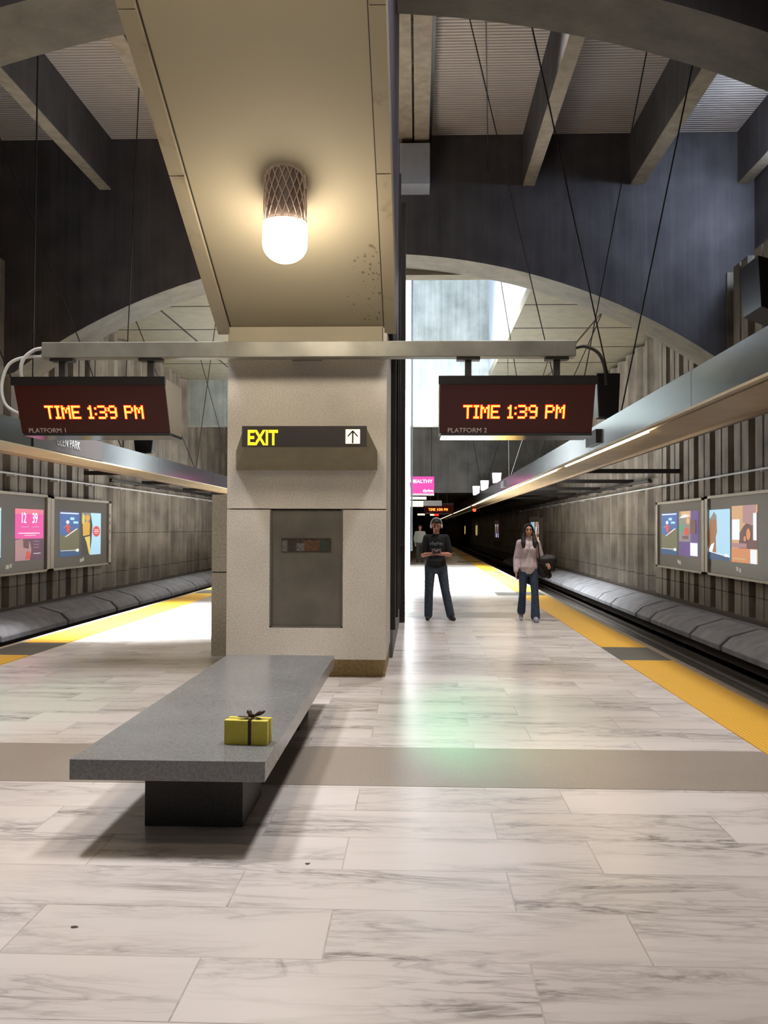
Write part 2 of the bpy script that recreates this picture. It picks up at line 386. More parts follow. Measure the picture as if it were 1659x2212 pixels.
def fluted(name, X, s, y0, y1, z0, z1):
    """wall plane at X, facing s (+1 faces +X); raised panels with deep grooves near, shallow waves far away"""
    prof = []; P = 1.22; y = y0
    ph = (19.75 if s < 0 else 19.95)
    k0 = math.floor((y0 - ph) / P)
    k = k0
    while True:
        yb = ph + k * P
        if yb > y1: break
        if yb < 25.6:
            g = .30
            prof += [(yb - .19, 0), (yb - .16, -g), (yb + .16, -g), (yb + .19, 0), (yb + .56, 0), (yb + .575, -.05), (yb + .635, -.05), (yb + .65, 0)]
        else:
            for j in range(8):
                prof.append((yb + j * P / 8, (0, -.02, -.15, -.2, -.2, -.2, -.15, -.02)[j]))
        k += 1
    prof = [p for p in prof if y0 <= p[0] <= y1]
    b = MB(); vs = []; fs = []
    for y, d in prof:
        vs += [(X + s * d, y, z0), (X + s * d, y, z1), (X - s * .6, y, z0), (X - s * .6, y, z1)]
    for i in range(len(prof) - 1):
        a = i * 4; c = a + 4
        fs += [(a, c, c + 1, a + 1), (a + 1, c + 1, c + 3, a + 3), (a + 2, a + 3, c + 3, c + 2), (a, a + 2, c + 2, c)]
    b.add(vs, fs)
    return struct(b, name, 'wall')
fluted('wall_right', XR, -1, -3, 130, -.14, 7.1)
fluted('wall_left', XL, 1, -3, 130, -.16, 7.4)
struct(MB().box(XR - .15, XR + .4, -3, 130, -1.07, -.14), 'wall_right_base', 'edge_side')
struct(MB().box(XL - .4, XL + .15, -3, 130, -1.07, -.16), 'wall_left_base', 'edge_side')

# upper outer walls above the fluted walls, with a high window on the right
u = MB()
u.box(7.2, 7.5, -3, 13.4, 7.1, 10.6); u.box(7.2, 7.5, 18.7, 21, 7.1, 10.6)
u.box(7.2, 7.5, 13.4, 18.7, 7.1, 7.5); u.box(7.2, 7.5, 13.4, 18.7, 10.0, 10.6)
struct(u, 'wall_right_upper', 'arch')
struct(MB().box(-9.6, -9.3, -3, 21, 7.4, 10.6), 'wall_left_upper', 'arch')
wf = MB()
for y in (13.45, 15.2, 16.95, 18.65): wf.box(7.3, 7.36, y - .03, y + .03, 7.5, 10)
struct(wf, 'window_1', 'darkmetal')

# arched diaphragm beams
CX, CZ, RA = -1.05, -5.62, 13.2
def arch(name, y0, y1, zt, x0, x1):
    b = MB(); n = 40; xs = [x0 + (x1 - x0) * i / n for i in range(n + 1)]
    def za(x):
        d = RA * RA - (x - CX) ** 2
        return max(CZ + math.sqrt(max(d, 0)), 4.9)
    vs = []
    for x in xs: vs += [(x, y0, za(x)), (x, y1, za(x)), (x, y0, zt), (x, y1, zt)]
    fs = []; fs2 = []
    for i in range(n):
        a = i * 4; c = a + 4
        fs += [(a, c, c + 2, a + 2), (a + 1, a + 3, c + 3, c + 1), (a + 2, c + 2, c + 3, a + 3)]
        fs2 += [(a, a + 1, c + 1, c)]
    b.add(vs, fs)
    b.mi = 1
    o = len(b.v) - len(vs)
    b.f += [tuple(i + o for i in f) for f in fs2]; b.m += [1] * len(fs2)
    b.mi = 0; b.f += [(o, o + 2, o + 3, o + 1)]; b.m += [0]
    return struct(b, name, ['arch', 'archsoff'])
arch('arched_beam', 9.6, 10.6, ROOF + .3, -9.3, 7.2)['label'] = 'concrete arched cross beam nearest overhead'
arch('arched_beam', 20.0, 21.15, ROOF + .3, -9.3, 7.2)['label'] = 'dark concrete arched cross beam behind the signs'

# roof deck over the near bays
struct(MB().box(-9.6, 7.5, -3, 20.0, ROOF, ROOF + .3), 'ceiling_deck', 'roof')
ribs = MB()
for x0, x1 in ((-7.01, -6.76), (-4.72, -4.46), (2.26, 2.51), (4.56, 4.86), (6.85, 7.1)):
    b = MB()
    for ya, yb in ((10.6, 20.0), (-3, 9.6)):
        b.mi = 0; b.box(x0, x1, ya, yb, 9.03, ROOF)
        b.mi = 1; b.box(x0 - .004, x1 + .004, ya, yb, 9.05, ROOF)  # darker sides leave the underside pale, as if lit from below
    struct(b, 'ceiling_rib', ['rib', 'arch'])['label'] = 'longitudinal concrete roof rib with light painted on its underside'
b = MB(); b.mi = 1
b.box(-.42, -.13, 10.6, 20.0, 9.85, ROOF); b.box(-.09, .22, 10.6, 20.0, 9.80, ROOF); b.mi = 0; b.box(.22, .28, 10.6, 20, 9.9, ROOF)
struct(b, 'ceiling_rib', ['darkmetal', 'rib'])['label'] = 'paired pale boxed beams running beside the sloping enclosure'
tag(MB().box(-.42, .24, 19.35, 20.0, 8.85, 9.72).build('junction_box', 'wellside', bevel=.01), 'pale grey box mounted high on the dark cross beam', 'box')

# low vault beyond the second beam with the skylight well
OX0, OX1, OY0, OY1 = -4.3, 2.75, 21.6, 36.0
c = MB(); c.box(-9.6, OX0, 21.15, 36, 7.42, 7.7); c.box(OX1, 7.5, 21.15, 36, 7.42, 7.7); c.box(OX0, OX1, 21.15, OY0, 7.42, 7.7)
struct(c, 'ceiling', 'ceiling')
j = MB()
for y in (24.0, 26.8, 29.6, 32.4): j.box(-9.2, OX0, y, y + .05, 7.41, 7.425); j.box(OX1, 7.0, y, y + .05, 7.41, 7.425)
for x in (-6.9, 4.9): j.box(x, x + .05, 21.2, 36, 7.41, 7.425)
struct(j, 'ceiling_joints', 'darkmetal')
wl = MB(); wl.box(OX0 - .3, OX0, OY0 - .3, 36, 7.7, 15); wl.box(OX1, OX1 + .3, OY0 - .3, 36, 7.7, 15)
wl.box(OX0, OX1, OY0 - .3, OY0, 7.7, 15)
struct(wl, 'wall_skylight_sides', 'wellside')
struct(MB().box(-9.6, 7.5, 36, 36.6, 5.62, 15), 'wall_skylight_back', 'well')
struct(MB().box(-9.6, 7.5, 45, 45.6, 3.36, 9), 'wall_lintel', 'lintel')
struct(MB().box(-9.6, 7.5, 36.6, 45, 7.7, 8.0), 'ceiling_behind_skylight', 'lintel')
struct(MB().box(-9.6, 7.5, 45.6, 131, 3.5, 3.8), 'ceiling_tunnel', 'edge_side')
struct(MB().box(-9.6, 7.5, 130, 130.5, -1.1, 3.8), 'wall_tunnel_end', 'edge_side')

# platform kerbs and tactile paving
struct(MB().box(3.10, 3.20, -3, 130, -.3, .008), 'trim_2', 'kerb')
struct(MB().box(-5.54, -5.46, -3, 130, -.3, .008), 'trim_3', 'kerb')
for side, x0, x1, lab in (('r', 2.49, 3.10, 'yellow tactile strip with grey tiles along the platform edge at right'),
                          ('l', -5.46, -4.83, 'yellow tactile strip with grey tiles along the platform edge at left')):
    t = thing('tactile_strip', ((x0 + x1) / 2, 0, 0), lab, 'tactile paving')
    starts = [11.4 + 11.02 * k for k in range(11)]
    prev = -2.9
    for y in starts:
        MB().box(x0, x1, prev, y, .0005, .010).build('yellow_tiles', 'yellow', t)
        e = MB().box(x0, x1, y, y + 1.25, .0005, .009)
        if y > 12:
            if side == 'r': e.box(x0 - .55, x0, y + .1, y + 1.1, .0005, .006)
        e.build('grey_tiles', 'darktile', t)
        prev = y + 1.25

# ------------------------------------------------------------------ tracks
def rails(x_near, x_far, lab, cover_x, sgn, lab2):
    for x, n in ((x_near, 'nearest the platform'), (x_far, 'nearest the wall')):
        r = MB(); r.prism([(x - .07, -1.07), (x + .07, -1.07), (x + .07, -1.05), (x + .012, -1.03), (x + .012, -.95), (x + .037, -.94), (x + .037, -.9), (x - .037, -.9), (x - .037, -.94), (x - .012, -.95), (x - .012, -1.03), (x - .07, -1.05)], 'y', 2, 128)
        tag(r.build('rail', 'rail'), 'steel running rail %s on the %s track' % (n, lab), 'rail')
    t = thing('third_rail', (cover_x, 0, -1.07), lab2, 'third rail')
    MB().box(cover_x - .05, cover_x + .05, 2, 128, -.86, -.74).build('power_rail', 'rail', t)
    MB().box(cover_x - .17, cover_x + .17, 2, 128, -.64, -.60).build('cover_board', 'cover', t)
    for k in range(30):
        y = 3 + 3.0 * k
        MB().box(cover_x + sgn * .10, cover_x + sgn * .16, y, y + .12, -1.07, -.62).box(cover_x - .06, cover_x + .06, y, y + .12, -1.07, -.86).build('bracket', 'cover', t)
rails(3.95, 5.62, 'right', 6.05, 1, 'covered third rail beside the right track')
rails(-6.35, -8.02, 'left', -8.42, -1, 'covered third rail beside the left track')
def sleeper(x0, x1, lab):
    s = MB()
    for k in range(150): s.box(x0, x1, 3 + .76 * k, 3.22 + .76 * k, -1.10, -1.071)
    o = s.build('track_fastenings', 'cover'); tag(o, lab, 'rail fastenings', kind='stuff')
sleeper(3.6, 5.9, 'row of dark sleepers under the right track'); sleeper(-8.3, -6.05, 'row of dark sleepers under the left track')

# duct blocks on the wall ledge
def blocks(X, s, ys, lab, grp):
    for i, (y, ln) in enumerate(ys):
        b = MB()
        p = [(X, -.60), (X, -.20), (X + s * .28, -.19), (X + s * .78, -.34), (X + s * .95, -.50), (X + s * .95, -.60)]
        pts = [(a, z) for a, z in p]
        b.prism(pts, 'y', y, y + ln - .14)
        q = [(X, -.60), (X, -.24), (X + s * .28, -.24), (X + s * .74, -.38), (X + s * .89, -.52), (X + s * .89, -.60)]
        b.prism(q, 'y', y + ln - .14, y + ln)
        o = b.build('concrete_duct_block', 'block', bevel=.015, loc=(X + s * .4, y, -.60))
        tag(o, lab, 'concrete block', grp)
def seq(start, end, pat):
    out = []; y = start; k = 0
    while y < end: out.append((y, pat[k % len(pat)])); y += pat[k % len(pat)]; k += 1
    return out
LABR = 'grey chamfered concrete block in the row at the foot of the right wall'
LABL = 'grey chamfered concrete block in the row at the foot of the left wall'
blocks(XR - .16, -1, seq(9.5, 60, [3.2, 1.4, 3.0, 1.9]), LABR, 'duct blocks along the right wall')
blocks(XL + .16, 1, seq(12, 60, [3.4, 2.0, 3.4]), LABL, 'duct blocks along the left wall')
struct(MB().box(XR - .95, XR - .1, -3, 130, -.80, -.60), 'ledge_right', 'edge_side')
struct(MB().box(XL + .1, XL + .95, -3, 130, -.80, -.60), 'ledge_left', 'edge_side')

# ================================================================== PILLAR AND ENCLOSURE
PX0, PX1, PY = -2.05, -.335, 9.9
pil = thing('concrete_pillar', (-1.19, PY, 0), 'pale granite clad pillar with a steel door behind the bench', 'pillar')
p = MB()
DX0, DX1, DZ0, DZ1 = -1.586, -.798, .534, 1.804
# front cladding with an opening for the steel door
p.box(PX0, DX0, PY, PY + .12, .2, 1.80); p.box(DX1, PX1, PY, PY + .12, .2, 1.80)
p.box(DX0, DX1, PY, PY + .12, .2, DZ0)
p.box(PX0, PX1, PY, PY + .12, 1.812, 3.77)
p.box(PX0, PX1, PY + .12, PY + 1.6, .2, 3.77)
p.build('cladding', 'pillar', pil)
MB().box(PX0 + .03, PX1 - .01, PY + .13, PY + 1.55, 0, .2).build('plinth', 'plinth', pil)
d = MB().box(DX0 + .005, DX1 - .005, PY + .035, PY + .06, DZ0 + .005, DZ1 - .012).build('steel_door', 'doorsteel', pil)
fr = MB(); fr.box(DX0, DX0 + .018, PY + .01, PY + .05, DZ0, DZ1); fr.box(DX1 - .018, DX1, PY + .01, PY + .05, DZ0, DZ1)
fr.box(DX0, DX1, PY + .01, PY + .05, DZ0, DZ0 + .018); fr.build('door_frame', 'doorsteel', pil)
pos = MB()
pos.box(-1.462, -.928, PY + .026, PY + .034, 1.345, 1.492)
pos.mi = 1; pos.box(-1.455, -1.40, PY + .024, PY + .03, 1.35, 1.47); pos.box(-1.30, -1.22, PY + .024, PY + .03, 1.36, 1.44)
pos.mi = 2; pos.box(-1.22, -1.05, PY + .024, PY + .03, 1.36, 1.47); pos.mi = 3; pos.box(-1.04, -.95, PY + .024, PY + .03, 1.36, 1.47)
pos.build('picture_slot', [plain('slot_dark', (.05, .035, .03), .4, noise=.6, nscale=30), plain('slot_grey', (.14, .14, .14), .5, noise=.5, nscale=40), plain('slot_brown', (.12, .06, .03), .5, noise=.5, nscale=30), plain('slot_green', (.035, .05, .035), .5)], d)
MB().lathe([(0, 0), (.016, 0), (.016, .02), (0, .02)], (0, 0, 0), 12).build('door_knob', 'steel', d)
kn = bpy.data.objects['door_knob']; kn.rotation_euler = (PI / 2, 0, 0); kn.location = (-.885 - pil.location.x, .035, 1.39)

sb = thing('parapet_block', (-2.3, 11.6, 0), 'low stone parapet block joining the pillar at its left', 'parapet')
MB().box(-2.57, PX0 - .005, 11.5, 15.5, 0, 1.04).box(-2.57, PX0 - .005, 11.5, 15.5, 1.055, 2.02).build('stone_slab', speckle('parapet_stone', (.32, .29, .22), (.50, .46, .36), 40, .6), sb)
MB().box(-2.56, PX0 - .01, 11.51, 15.49, 1.035, 1.06).build('joint', 'darkmetal', sb)

en = thing('glazed_enclosure', (-1.2, 12, 0), 'dark glazed stair enclosure running back from the pillar', 'enclosure')
MB().box(PX0 + .05, PX1 + .03, 11.5, 15.8, 0, .34).build('base_wall', 'block', en)
MB().box(PX0 + .05, PX1 - .03, 11.52, 15.75, .34, 3.6).build('glazing', 'glassd', en)
for y in (11.55, 13.2, 14.5):
    MB().box(PX1 - .06, PX1 + .06, y, y + .18, .34, 7.2).build('mullion', 'darkmetal', en)
MB().box(-.385, -.215, 15.8, 16.2, 0, 7.2).build('corner_post', 'darkmetal', en)
MB().box(-.30, -.25, 15.75, 15.79, 1.30, 1.36).build('latch', 'steel', en)

# bright daylit column further back
colm = thing('tall_white_column', (-.42, 33.6, 0), 'tall slim white column in daylight behind the dark enclosure', 'column')
MB().box(-.62, -.27, 33.4, 33.8, 0, 3.1).build('lower_shaft', 'whitep', colm)
MB().box(-.60, -.29, 33.42, 33.78, 3.1, 3.3).build('collar', 'grey', colm)
MB().box(-.62, -.27, 33.4, 33.8, 3.3, 13).build('upper_shaft', 'whitep', colm)
MB().box(-.24, -.18, 33.5, 33.6, .8, 13).build('side_rail', 'steel', colm)

# sloping soffit with trims (underside of the stair above)
so = thing('sloping_soffit', (-1.2, 9.9, 3.77), 'sloping plaster underside of the stair rising overhead from the pillar', 'soffit')
SL = .475
def zs(y): return 3.77 + (9.9 - y) * SL
y0, y1 = 1.6, 9.9
MB().hexa([(-2.03, y0, zs(y0)), (-.36, y0, zs(y0)), (-.36, y1, zs(y1)), (-2.03, y1, zs(y1))],
          [(-2.03, y0, zs(y0) + .3), (-.36, y0, zs(y0) + .3), (-.36, y1, zs(y1) + .3), (-2.03, y1, zs(y1) + .3)]).build('plaster_panel', 'soffit', so)
for xa, xb, yy in ((-2.16, -2.03, 9.9), (-.36, -.235, 9.9)):
    b = MB(); yy0 = 1.6
    cuts = [1.6, 3.4, 5.1, 6.5, 7.9, 9.92]
    for i in range(len(cuts) - 1):
        a, c_ = cuts[i] + .006, cuts[i + 1] - .006
        dz = -.07
        b.hexa([(xa, a, zs(a) + dz), (xb, a, zs(a) + dz), (xb, c_, zs(c_) + dz), (xa, c_, zs(c_) + dz)],
               [(xa, a, zs(a) + .4), (xb, a, zs(a) + .4), (xb, c_, zs(c_) + .4), (xa, c_, zs(c_) + .4)])
    b.build('edge_trim', 'trimc', so)
    g = MB(); e = xb if xb < -1 else xa - .012
    g.hexa([(e, y0, zs(y0) - .012), (e + .012, y0, zs(y0) - .012), (e + .012, y1, zs(y1) - .012), (e, y1, zs(y1) - .012)],
           [(e, y0, zs(y0) + .1), (e + .012, y0, zs(y0) + .1), (e + .012, y1, zs(y1) + .1), (e, y1, zs(y1) + .1)]).build('shadow_gap', 'darkmetal', so)
MB().box(PX0 + .02, PX1 - .05, PY - .03, PY - .002, 3.56, 3.765).build('end_band', 'soffitband', so)
MB().prism([(y0, zs(y0) + .35), (9.9, zs(9.9) + .35), (11.45, 3.8), (11.45, 9.8), (y0, 9.8)], 'x', -.30, -.245).build('side_panel', 'purple', so)
MB().prism([(y0, zs(y0) + .35), (9.9, zs(9.9) + .35), (11.45, 3.8), (11.45, 4.8), (9.9, 5.0), (y0, zs(y0) + 1.3)], 'x', -2.14, -2.06).build('side_panel', 'purple', so)
random.seed(5)
mo = MB()
for i in range(46):
    yy = random.uniform(8.75, 9.8); xx = -.38 - abs(random.gauss(0, .17)) ; r = random.uniform(.004, .015)
    mo.add([(xx + r * math.cos(a) * random.uniform(.6, 1.6), yy + r * 1.4 * math.sin(a), zs(yy + r * 1.4 * math.sin(a)) - .003) for a in [k * PI / 3 for k in range(6)]], [(0, 1, 2, 3, 4, 5)])
o = mo.build('mould_spots', plain('mould', (.19, .15, .09), .9), so); o['kind'] = 'stuff'; o['label'] = 'dark mould specks'

# bulkhead lamps under the soffit
def lamp(x, y, label, on=True):
    zt = zs(y)
    t = thing('caged_lamp', (x, y, zt), label, 'lamp', None)
    z0 = zt - .36
    MB().lathe([(0, .10), (.165, .10), (.165, -.36), (.10, -.38), (0, -.38)], (x, y, zt), 28).build('canister', 'cageback', t, smooth=False)
    cg = MB(); R_ = .188
    for k in range(18):
        for sg in (1, -1):
            pts = []
            for j in range(9):
                a = 2 * PI * k / 18 + sg * j * .12
                pts.append((x + R_ * math.cos(a), y + R_ * math.sin(a), zt + .08 - j * .0575))
            cg.tube(pts, .0045, 4, False)
    for zz in (-.37,):
        cg.tube([(x + R_ * math.cos(a), y + R_ * math.sin(a), zt + zz) for a in [k * PI / 12 for k in range(25)]], .007, 5, False)
    cg.build('wire_cage', 'cage', t)
    pr = [(.001, -.72)]
    for k in range(1, 9):
        a = PI / 2 * k / 8; pr.append((.195 * math.sin(a), -.56 - .16 * math.cos(a)))
    pr += [(.195, -.40), (.15, -.385), (.001, -.385)]
    MB().lathe(pr, (x, y, zt), 32).build('globe', 'globe', t, smooth=True)
lamp(-1.17, 8.05, 'glowing caged lamp hanging from the sloping plaster soffit')
lamp(-1.17, 4.9, 'second caged lamp on the soffit, above and nearer than the visible one')
lamp(-1.17, 2.2, 'unseen third caged lamp added on the soffit to light the foreground')  # lamp added out of view to brighten the near floor

# cross bar
bar = thing('cross_bar', (-1.16, 9.6, 3.46), 'long horizontal steel box beam fixed across the pillar top', 'beam')
MB().box(-3.94, 1.62, 9.52, 9.68, 3.375, 3.54).build('beam_body', 'barsteel', bar, bevel=.008)
MB().box(-1.35, -1.03, 9.68, 9.898, 3.40, 3.52).build('wall_bracket', 'barsteel', bar)

# ------------------------------------------------------------------ LED signs
F = {'T': ['11111', '00100', '00100', '00100', '00100', '00100', '00100'], 'I': ['111', '010', '010', '010', '010', '010', '111'],
     'M': ['10001', '11011', '10101', '10101', '10001', '10001', '10001'], 'E': ['11111', '10000', '10000', '11110', '10000', '10000', '11111'],
     '1': ['010', '110', '010', '010', '010', '010', '111'], ':': ['0', '1', '0', '0', '1', '0', '0'],
     '3': ['11110', '00001', '00001', '01110', '00001', '00001', '11110'], '9': ['01110', '10001', '10001', '01111', '00001', '00001', '01110'],
     'P': ['11110', '10001', '10001', '11110', '10000', '10000', '10000'], ' ': ['000'] * 7}
def led_sign(x0, x1, label, plat, sc=1.0, Y=9.4, zt=3.14, dots=True):
    cx = (x0 + x1) / 2
    t = thing('led_sign', (cx, Y + .3 * sc, zt), label, 'sign')
    H = .54 * sc; tilt = .25 * sc; dp = .72 * sc
    zb = zt - H
    b = MB(); b.prism([(Y, zt), (Y, zt - .06 * sc), (Y + .03 * sc, zt - .07 * sc), (Y + tilt, zb), (Y + dp, zb), (Y + dp, zt)], 'x', x0 + .004, x1 - .004)
    b.build('housing', 'signbox', t)
    # face plate follows the slanted front
    def fp(u_, v_, off):   # u across, v = down fraction
        y = Y + .03 * sc + (tilt - .03 * sc) * v_ - off; z = zt - .07 * sc + (zb - zt + .07 * sc) * v_
        return (u_, y, z - off * .3)
    MB().hexa([fp(x0 + .002, 0, .012), fp(x1 - .002, 0, .012), fp(x1 - .002, 1, .012), fp(x0 + .002, 1, .012)],
              [fp(x0 + .002, 0, -.01), fp(x1 - .002, 0, -.01), fp(x1 - .002, 1, -.01), fp(x0 + .002, 1, -.01)]).build('screen', 'screen', t)
    MB().box(x0 - .012, x1 + .012, Y - .03 * sc, Y + .02, zt - .075 * sc, zt + .012).build('top_hood', 'black', t)
    MB().box(x0 + .02, x1 + .0, Y + tilt - .02, Y + dp + .01, zb - .03 * sc, zb - .002).build('bottom_lip', 'steel', t)
    # dot matrix; wider red squares behind each dot imitate its glow
    s = 'TIME 1:39 PM'; cw = .0182 * sc; ch = .0185 * sc
    xs = cx - (.47 if plat == 1 else .53) * sc * 1.0 + .0 * sc + (0 if plat == 1 else 0)
    xs = x0 + (.295 if plat == 1 else .255) * sc
    vv0 = .435; span = 7 * ch / (H - .07 * sc)
    for chh in s:
        g = F[chh]; q = MB(); any_ = False
        for r in range(7):
            for c_, bit in enumerate(g[r]):
                if bit == '1':
                    any_ = True
                    v_ = vv0 + r * span / 7; u_ = xs + c_ * cw
                    for mi_, hw, off in ((0, .0135 * sc, .015), (1, .0080 * sc, .019)):
                        q.mi = mi_; dv = hw / (H - .07 * sc)
                        q.hexa([fp(u_ - hw, v_ - dv, off), fp(u_ + hw, v_ - dv, off), fp(u_ + hw, v_ + dv, off), fp(u_ - hw, v_ + dv, off)],
                               [fp(u_ - hw, v_ - dv, .011), fp(u_ + hw, v_ - dv, .011), fp(u_ + hw, v_ + dv, .011), fp(u_ - hw, v_ + dv, .011)])
        xs += (len(g[0]) + 1) * cw * (.97 if chh != ' ' else .92)
        if any_: q.build('led_character', ['ledred', 'ledyel'], t)
    if plat and sc == 1.0:
        ang = math.atan2(tilt - .03, H - .07)
        p_ = fp(x0 + (.075 if plat == 1 else .085), .985, .016)
        text('platform_lettering', 'PLATFORM %d' % plat, .072, p_, 'grey', t, rot=(PI / 2 - ang * 0 + .0 + math.atan2(tilt - .03, H - .07), 0, 0), extrude=.001, sx=1.0)
    return t
s1 = led_sign(-4.184, -2.604, 'left LED board beside the pillar reading TIME 1:39 PM over PLATFORM 1', 1)
s2 = led_sign(.222, 1.80, 'right LED board in front of the skylight reading TIME 1:39 PM over PLATFORM 2', 2)
for t_, xs_ in ((s1, (-3.74, -2.80)), (s2, (.52, 1.43))):
    for x in xs_:
        MB().box(x - .033, x + .033, 9.57, 9.63, 3.153, 3.36).build('hanger_post', 'darkmetal', t_)
        MB().box(x - .12, x + .12, 9.54, 9.66, 3.345, 3.374).build('clamp_plate', 'darkmetal', t_)

def conduit(pts, label, mat='grey', r=.016):
    # smooth the polyline (Catmull-Rom)
    P_ = [Vector(p) for p in pts]; out = []
    for i in range(len(P_) - 1):
        p0 = P_[max(i - 1, 0)]; p1 = P_[i]; p2 = P_[i + 1]; p3 = P_[min(i + 2, len(P_) - 1)]
        for k in range(6):
            t = k / 6
            out.append(.5 * ((2 * p1) + (-p0 + p2) * t + (2 * p0 - 5 * p1 + 4 * p2 - p3) * t * t + (-p0 + 3 * p1 - 3 * p2 + p3) * t ** 3))
    out.append(P_[-1])
    o = MB().tube(out, r, 8).build('conduit', mat, smooth=True); return tag(o, label, 'conduit')
conduit([(-3.93, 9.6, 3.49), (-4.05, 9.6, 3.47), (-4.16, 9.6, 3.38), (-4.2, 9.62, 3.25), (-4.2, 9.7, 3.10)], 'grey flexible conduit curving from bar end into the left board', r=.02)
conduit([(-3.9, 9.62, 3.40), (-4.15, 9.62, 3.40), (-4.33, 9.62, 3.32), (-4.40, 9.62, 3.10), (-4.36, 9.62, 2.9), (-4.22, 9.64, 2.80)], 'lower grey conduit looping behind the left LED board', r=.018)
conduit([(1.61, 9.6, 3.47), (1.72, 9.6, 3.49), (1.86, 9.6, 3.42), (1.93, 9.62, 3.27), (1.97, 9.75, 3.12)], 'dark conduit curving from the right end of the bar', 'darkmetal', .018)

# exit sign
ex = thing('exit_sign', (-1.2, 9.7, 2.5), 'illuminated EXIT sign with an up arrow mounted on the pillar', 'sign')
MB().hexa([(-1.80, 9.52, 2.445), (-.535, 9.52, 2.445), (-.535, 9.52, 2.65), (-1.80, 9.52, 2.65)],
          [(-1.955, 9.895, 2.225), (-.432, 9.895, 2.225), (-.432, 9.895, 2.43), (-1.955, 9.895, 2.43)]).build('housing', 'signbrown', ex)
MB().box(-1.815, -.525, 9.49, 9.53, 2.44, 2.655).build('face', 'signdark', ex)
text('exit_lettering', 'EXIT', .215, (-1.762, 9.488, 2.462), 'exity', ex, extrude=.003, sx=.72, bold=.006)
MB().box(-.742, -.594, 9.482, 9.489, 2.472, 2.62).build('arrow_panel', 'arrowbg', ex, bevel=.01)
a = MB(); a.box(-.676, -.660, 9.478, 9.483, 2.475, 2.60)
for s_ in (-1, 1):
    a.hexa([(-.668, 9.478, 2.592), (-.668, 9.478, 2.612), (-.668 + s_ * .052, 9.478, 2.556), (-.668 + s_ * .052, 9.478, 2.536)],
           [(-.668, 9.483, 2.592), (-.668, 9.483, 2.612), (-.668 + s_ * .052, 9.483, 2.556), (-.668 + s_ * .052, 9.483, 2.536)])
a.build('arrow', 'darkmetal', ex)

# ================================================================== BENCH AND GIFT
bn = thing('stone_bench', (-1.235, 6.45, 0), 'long grey polished stone bench on a dark pedestal in front of the pillar', 'bench')
MB().box(-1.725, -.748, 4.56, 8.38, .347, .45).build('seat_slab', 'granite', bn, bevel=.004)
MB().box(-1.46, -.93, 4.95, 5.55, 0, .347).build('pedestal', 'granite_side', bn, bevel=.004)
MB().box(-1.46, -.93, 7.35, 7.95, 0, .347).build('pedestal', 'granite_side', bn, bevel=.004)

gf = thing('gift_box', (-.905, 4.96, .45), 'small yellow wrapped present with a dark brown ribbon on the bench', 'gift')
g = MB().box(-.117, .117, -.055, .055, 0, .128)
go = g.build('wrapped_box', 'gift', gf, bevel=.003)
go.location = (0, 0, 0)
fl = MB()   # folded end flaps
fl.add([(.1175, -.055, .005), (.1175, .0, .06), (.1175, -.055, .124)], [(0, 1, 2)]); fl.add([(.119, .0, .06), (.1175, .055, .124), (.1175, .055, .005)], [(0, 1, 2)])
o = fl.build('paper_fold', 'gift', go); o.location = (0, 0, 0)
rb = MB(); e = .0012; hw = .009; rx = .022
rb.box(rx - hw, rx + hw, -.055 - e, .055 + e, .128, .128 + e); rb.box(rx - hw, rx + hw, -.055 - e, -.055, 0, .128 + e); rb.box(rx - hw, rx + hw, .055, .055 + e, 0, .128 + e)
rb.box(-.117 - e, .117 + e, -.004, .004, .128 + e * .2, .1295); rb.box(.117, .1185, -.004, .004, 0, .1295); rb.box(-.1185, -.117, -.004, .004, 0, .1295)
o = rb.build('ribbon', 'ribbon', go); o.location = (0, 0, 0)
bw = MB()
def lobe(ax, az, L_, w_, th):
    R = Matrix.Rotation(az, 3, 'Z') @ Matrix.Rotation(-ax, 3, 'Y')
    vs = []; fs = []; n, m = 8, 8
    for i in range(n + 1):
        f = i / n; r = math.sin(PI * f) ** .6 * (.35 + .65 * f)
        for k in range(m):
            a = 2 * PI * k / m
            vs.append(Vector((rx, 0, .139)) + R @ Vector((L_ * f, w_ * r * math.cos(a), th * r * math.sin(a))))
    for i in range(n):
        for k in range(m): fs.append((i * m + k, i * m + (k + 1) % m, (i + 1) * m + (k + 1) % m, (i + 1) * m + k))
    bw.add(vs, fs)
lobe(.42, .15, .078, .024, .017); lobe(.75, PI - .5, .048, .020, .017); lobe(.6, -1.9, .040, .018, .015)
lobe(.05, PI + .35, .080, .018, .006); lobe(-.05, -.45, .060, .012, .003); lobe(.0, PI + .75, .05, .011, .004)
bw.tube([(rx - .012, 0, .138), (rx, 0, .148), (rx + .012, 0, .138)], [.008, .013, .008], 8)
o = bw.build('bow', 'ribbon', go, smooth=True); o.location = (0, 0, 0)
sol = o.modifiers.new('s', 'SOLIDIFY'); sol.thickness = .0015
gf.rotation_euler = (0, 0, math.radians(-5))

# floor marks
for x, y, r, lab in ((-1.37, 3.69, .012, 'dark ringed gum spot on marble, straight below the bench left of centre'), (-1.97, 3.70, .012, 'dark gum spot, upper of two near the left edge'),
                     (-1.98, 3.62, .014, 'dark gum spot, lower of two near the left edge'), (-1.64, 3.40, .016, 'brown stain spot below the pair of gum spots'),
                     (-2.12, 3.98, .01, 'small dark mark at the far left corner of the bench shadow'), (-.52, 4.43, .012, 'small dark scrap on marble right of the bench shadow')):
    m_ = MB(); n = 9
    m_.prism([(x + r * math.cos(2 * PI * k / n) * random.uniform(.8, 1.5), y + r * math.sin(2 * PI * k / n) * random.uniform(.7, 1.2)) for k in range(n)], 'z', .0002, .002)
    tag(m_.build('gum_spot', 'stain', loc=(x, y, 0)), lab, 'gum')

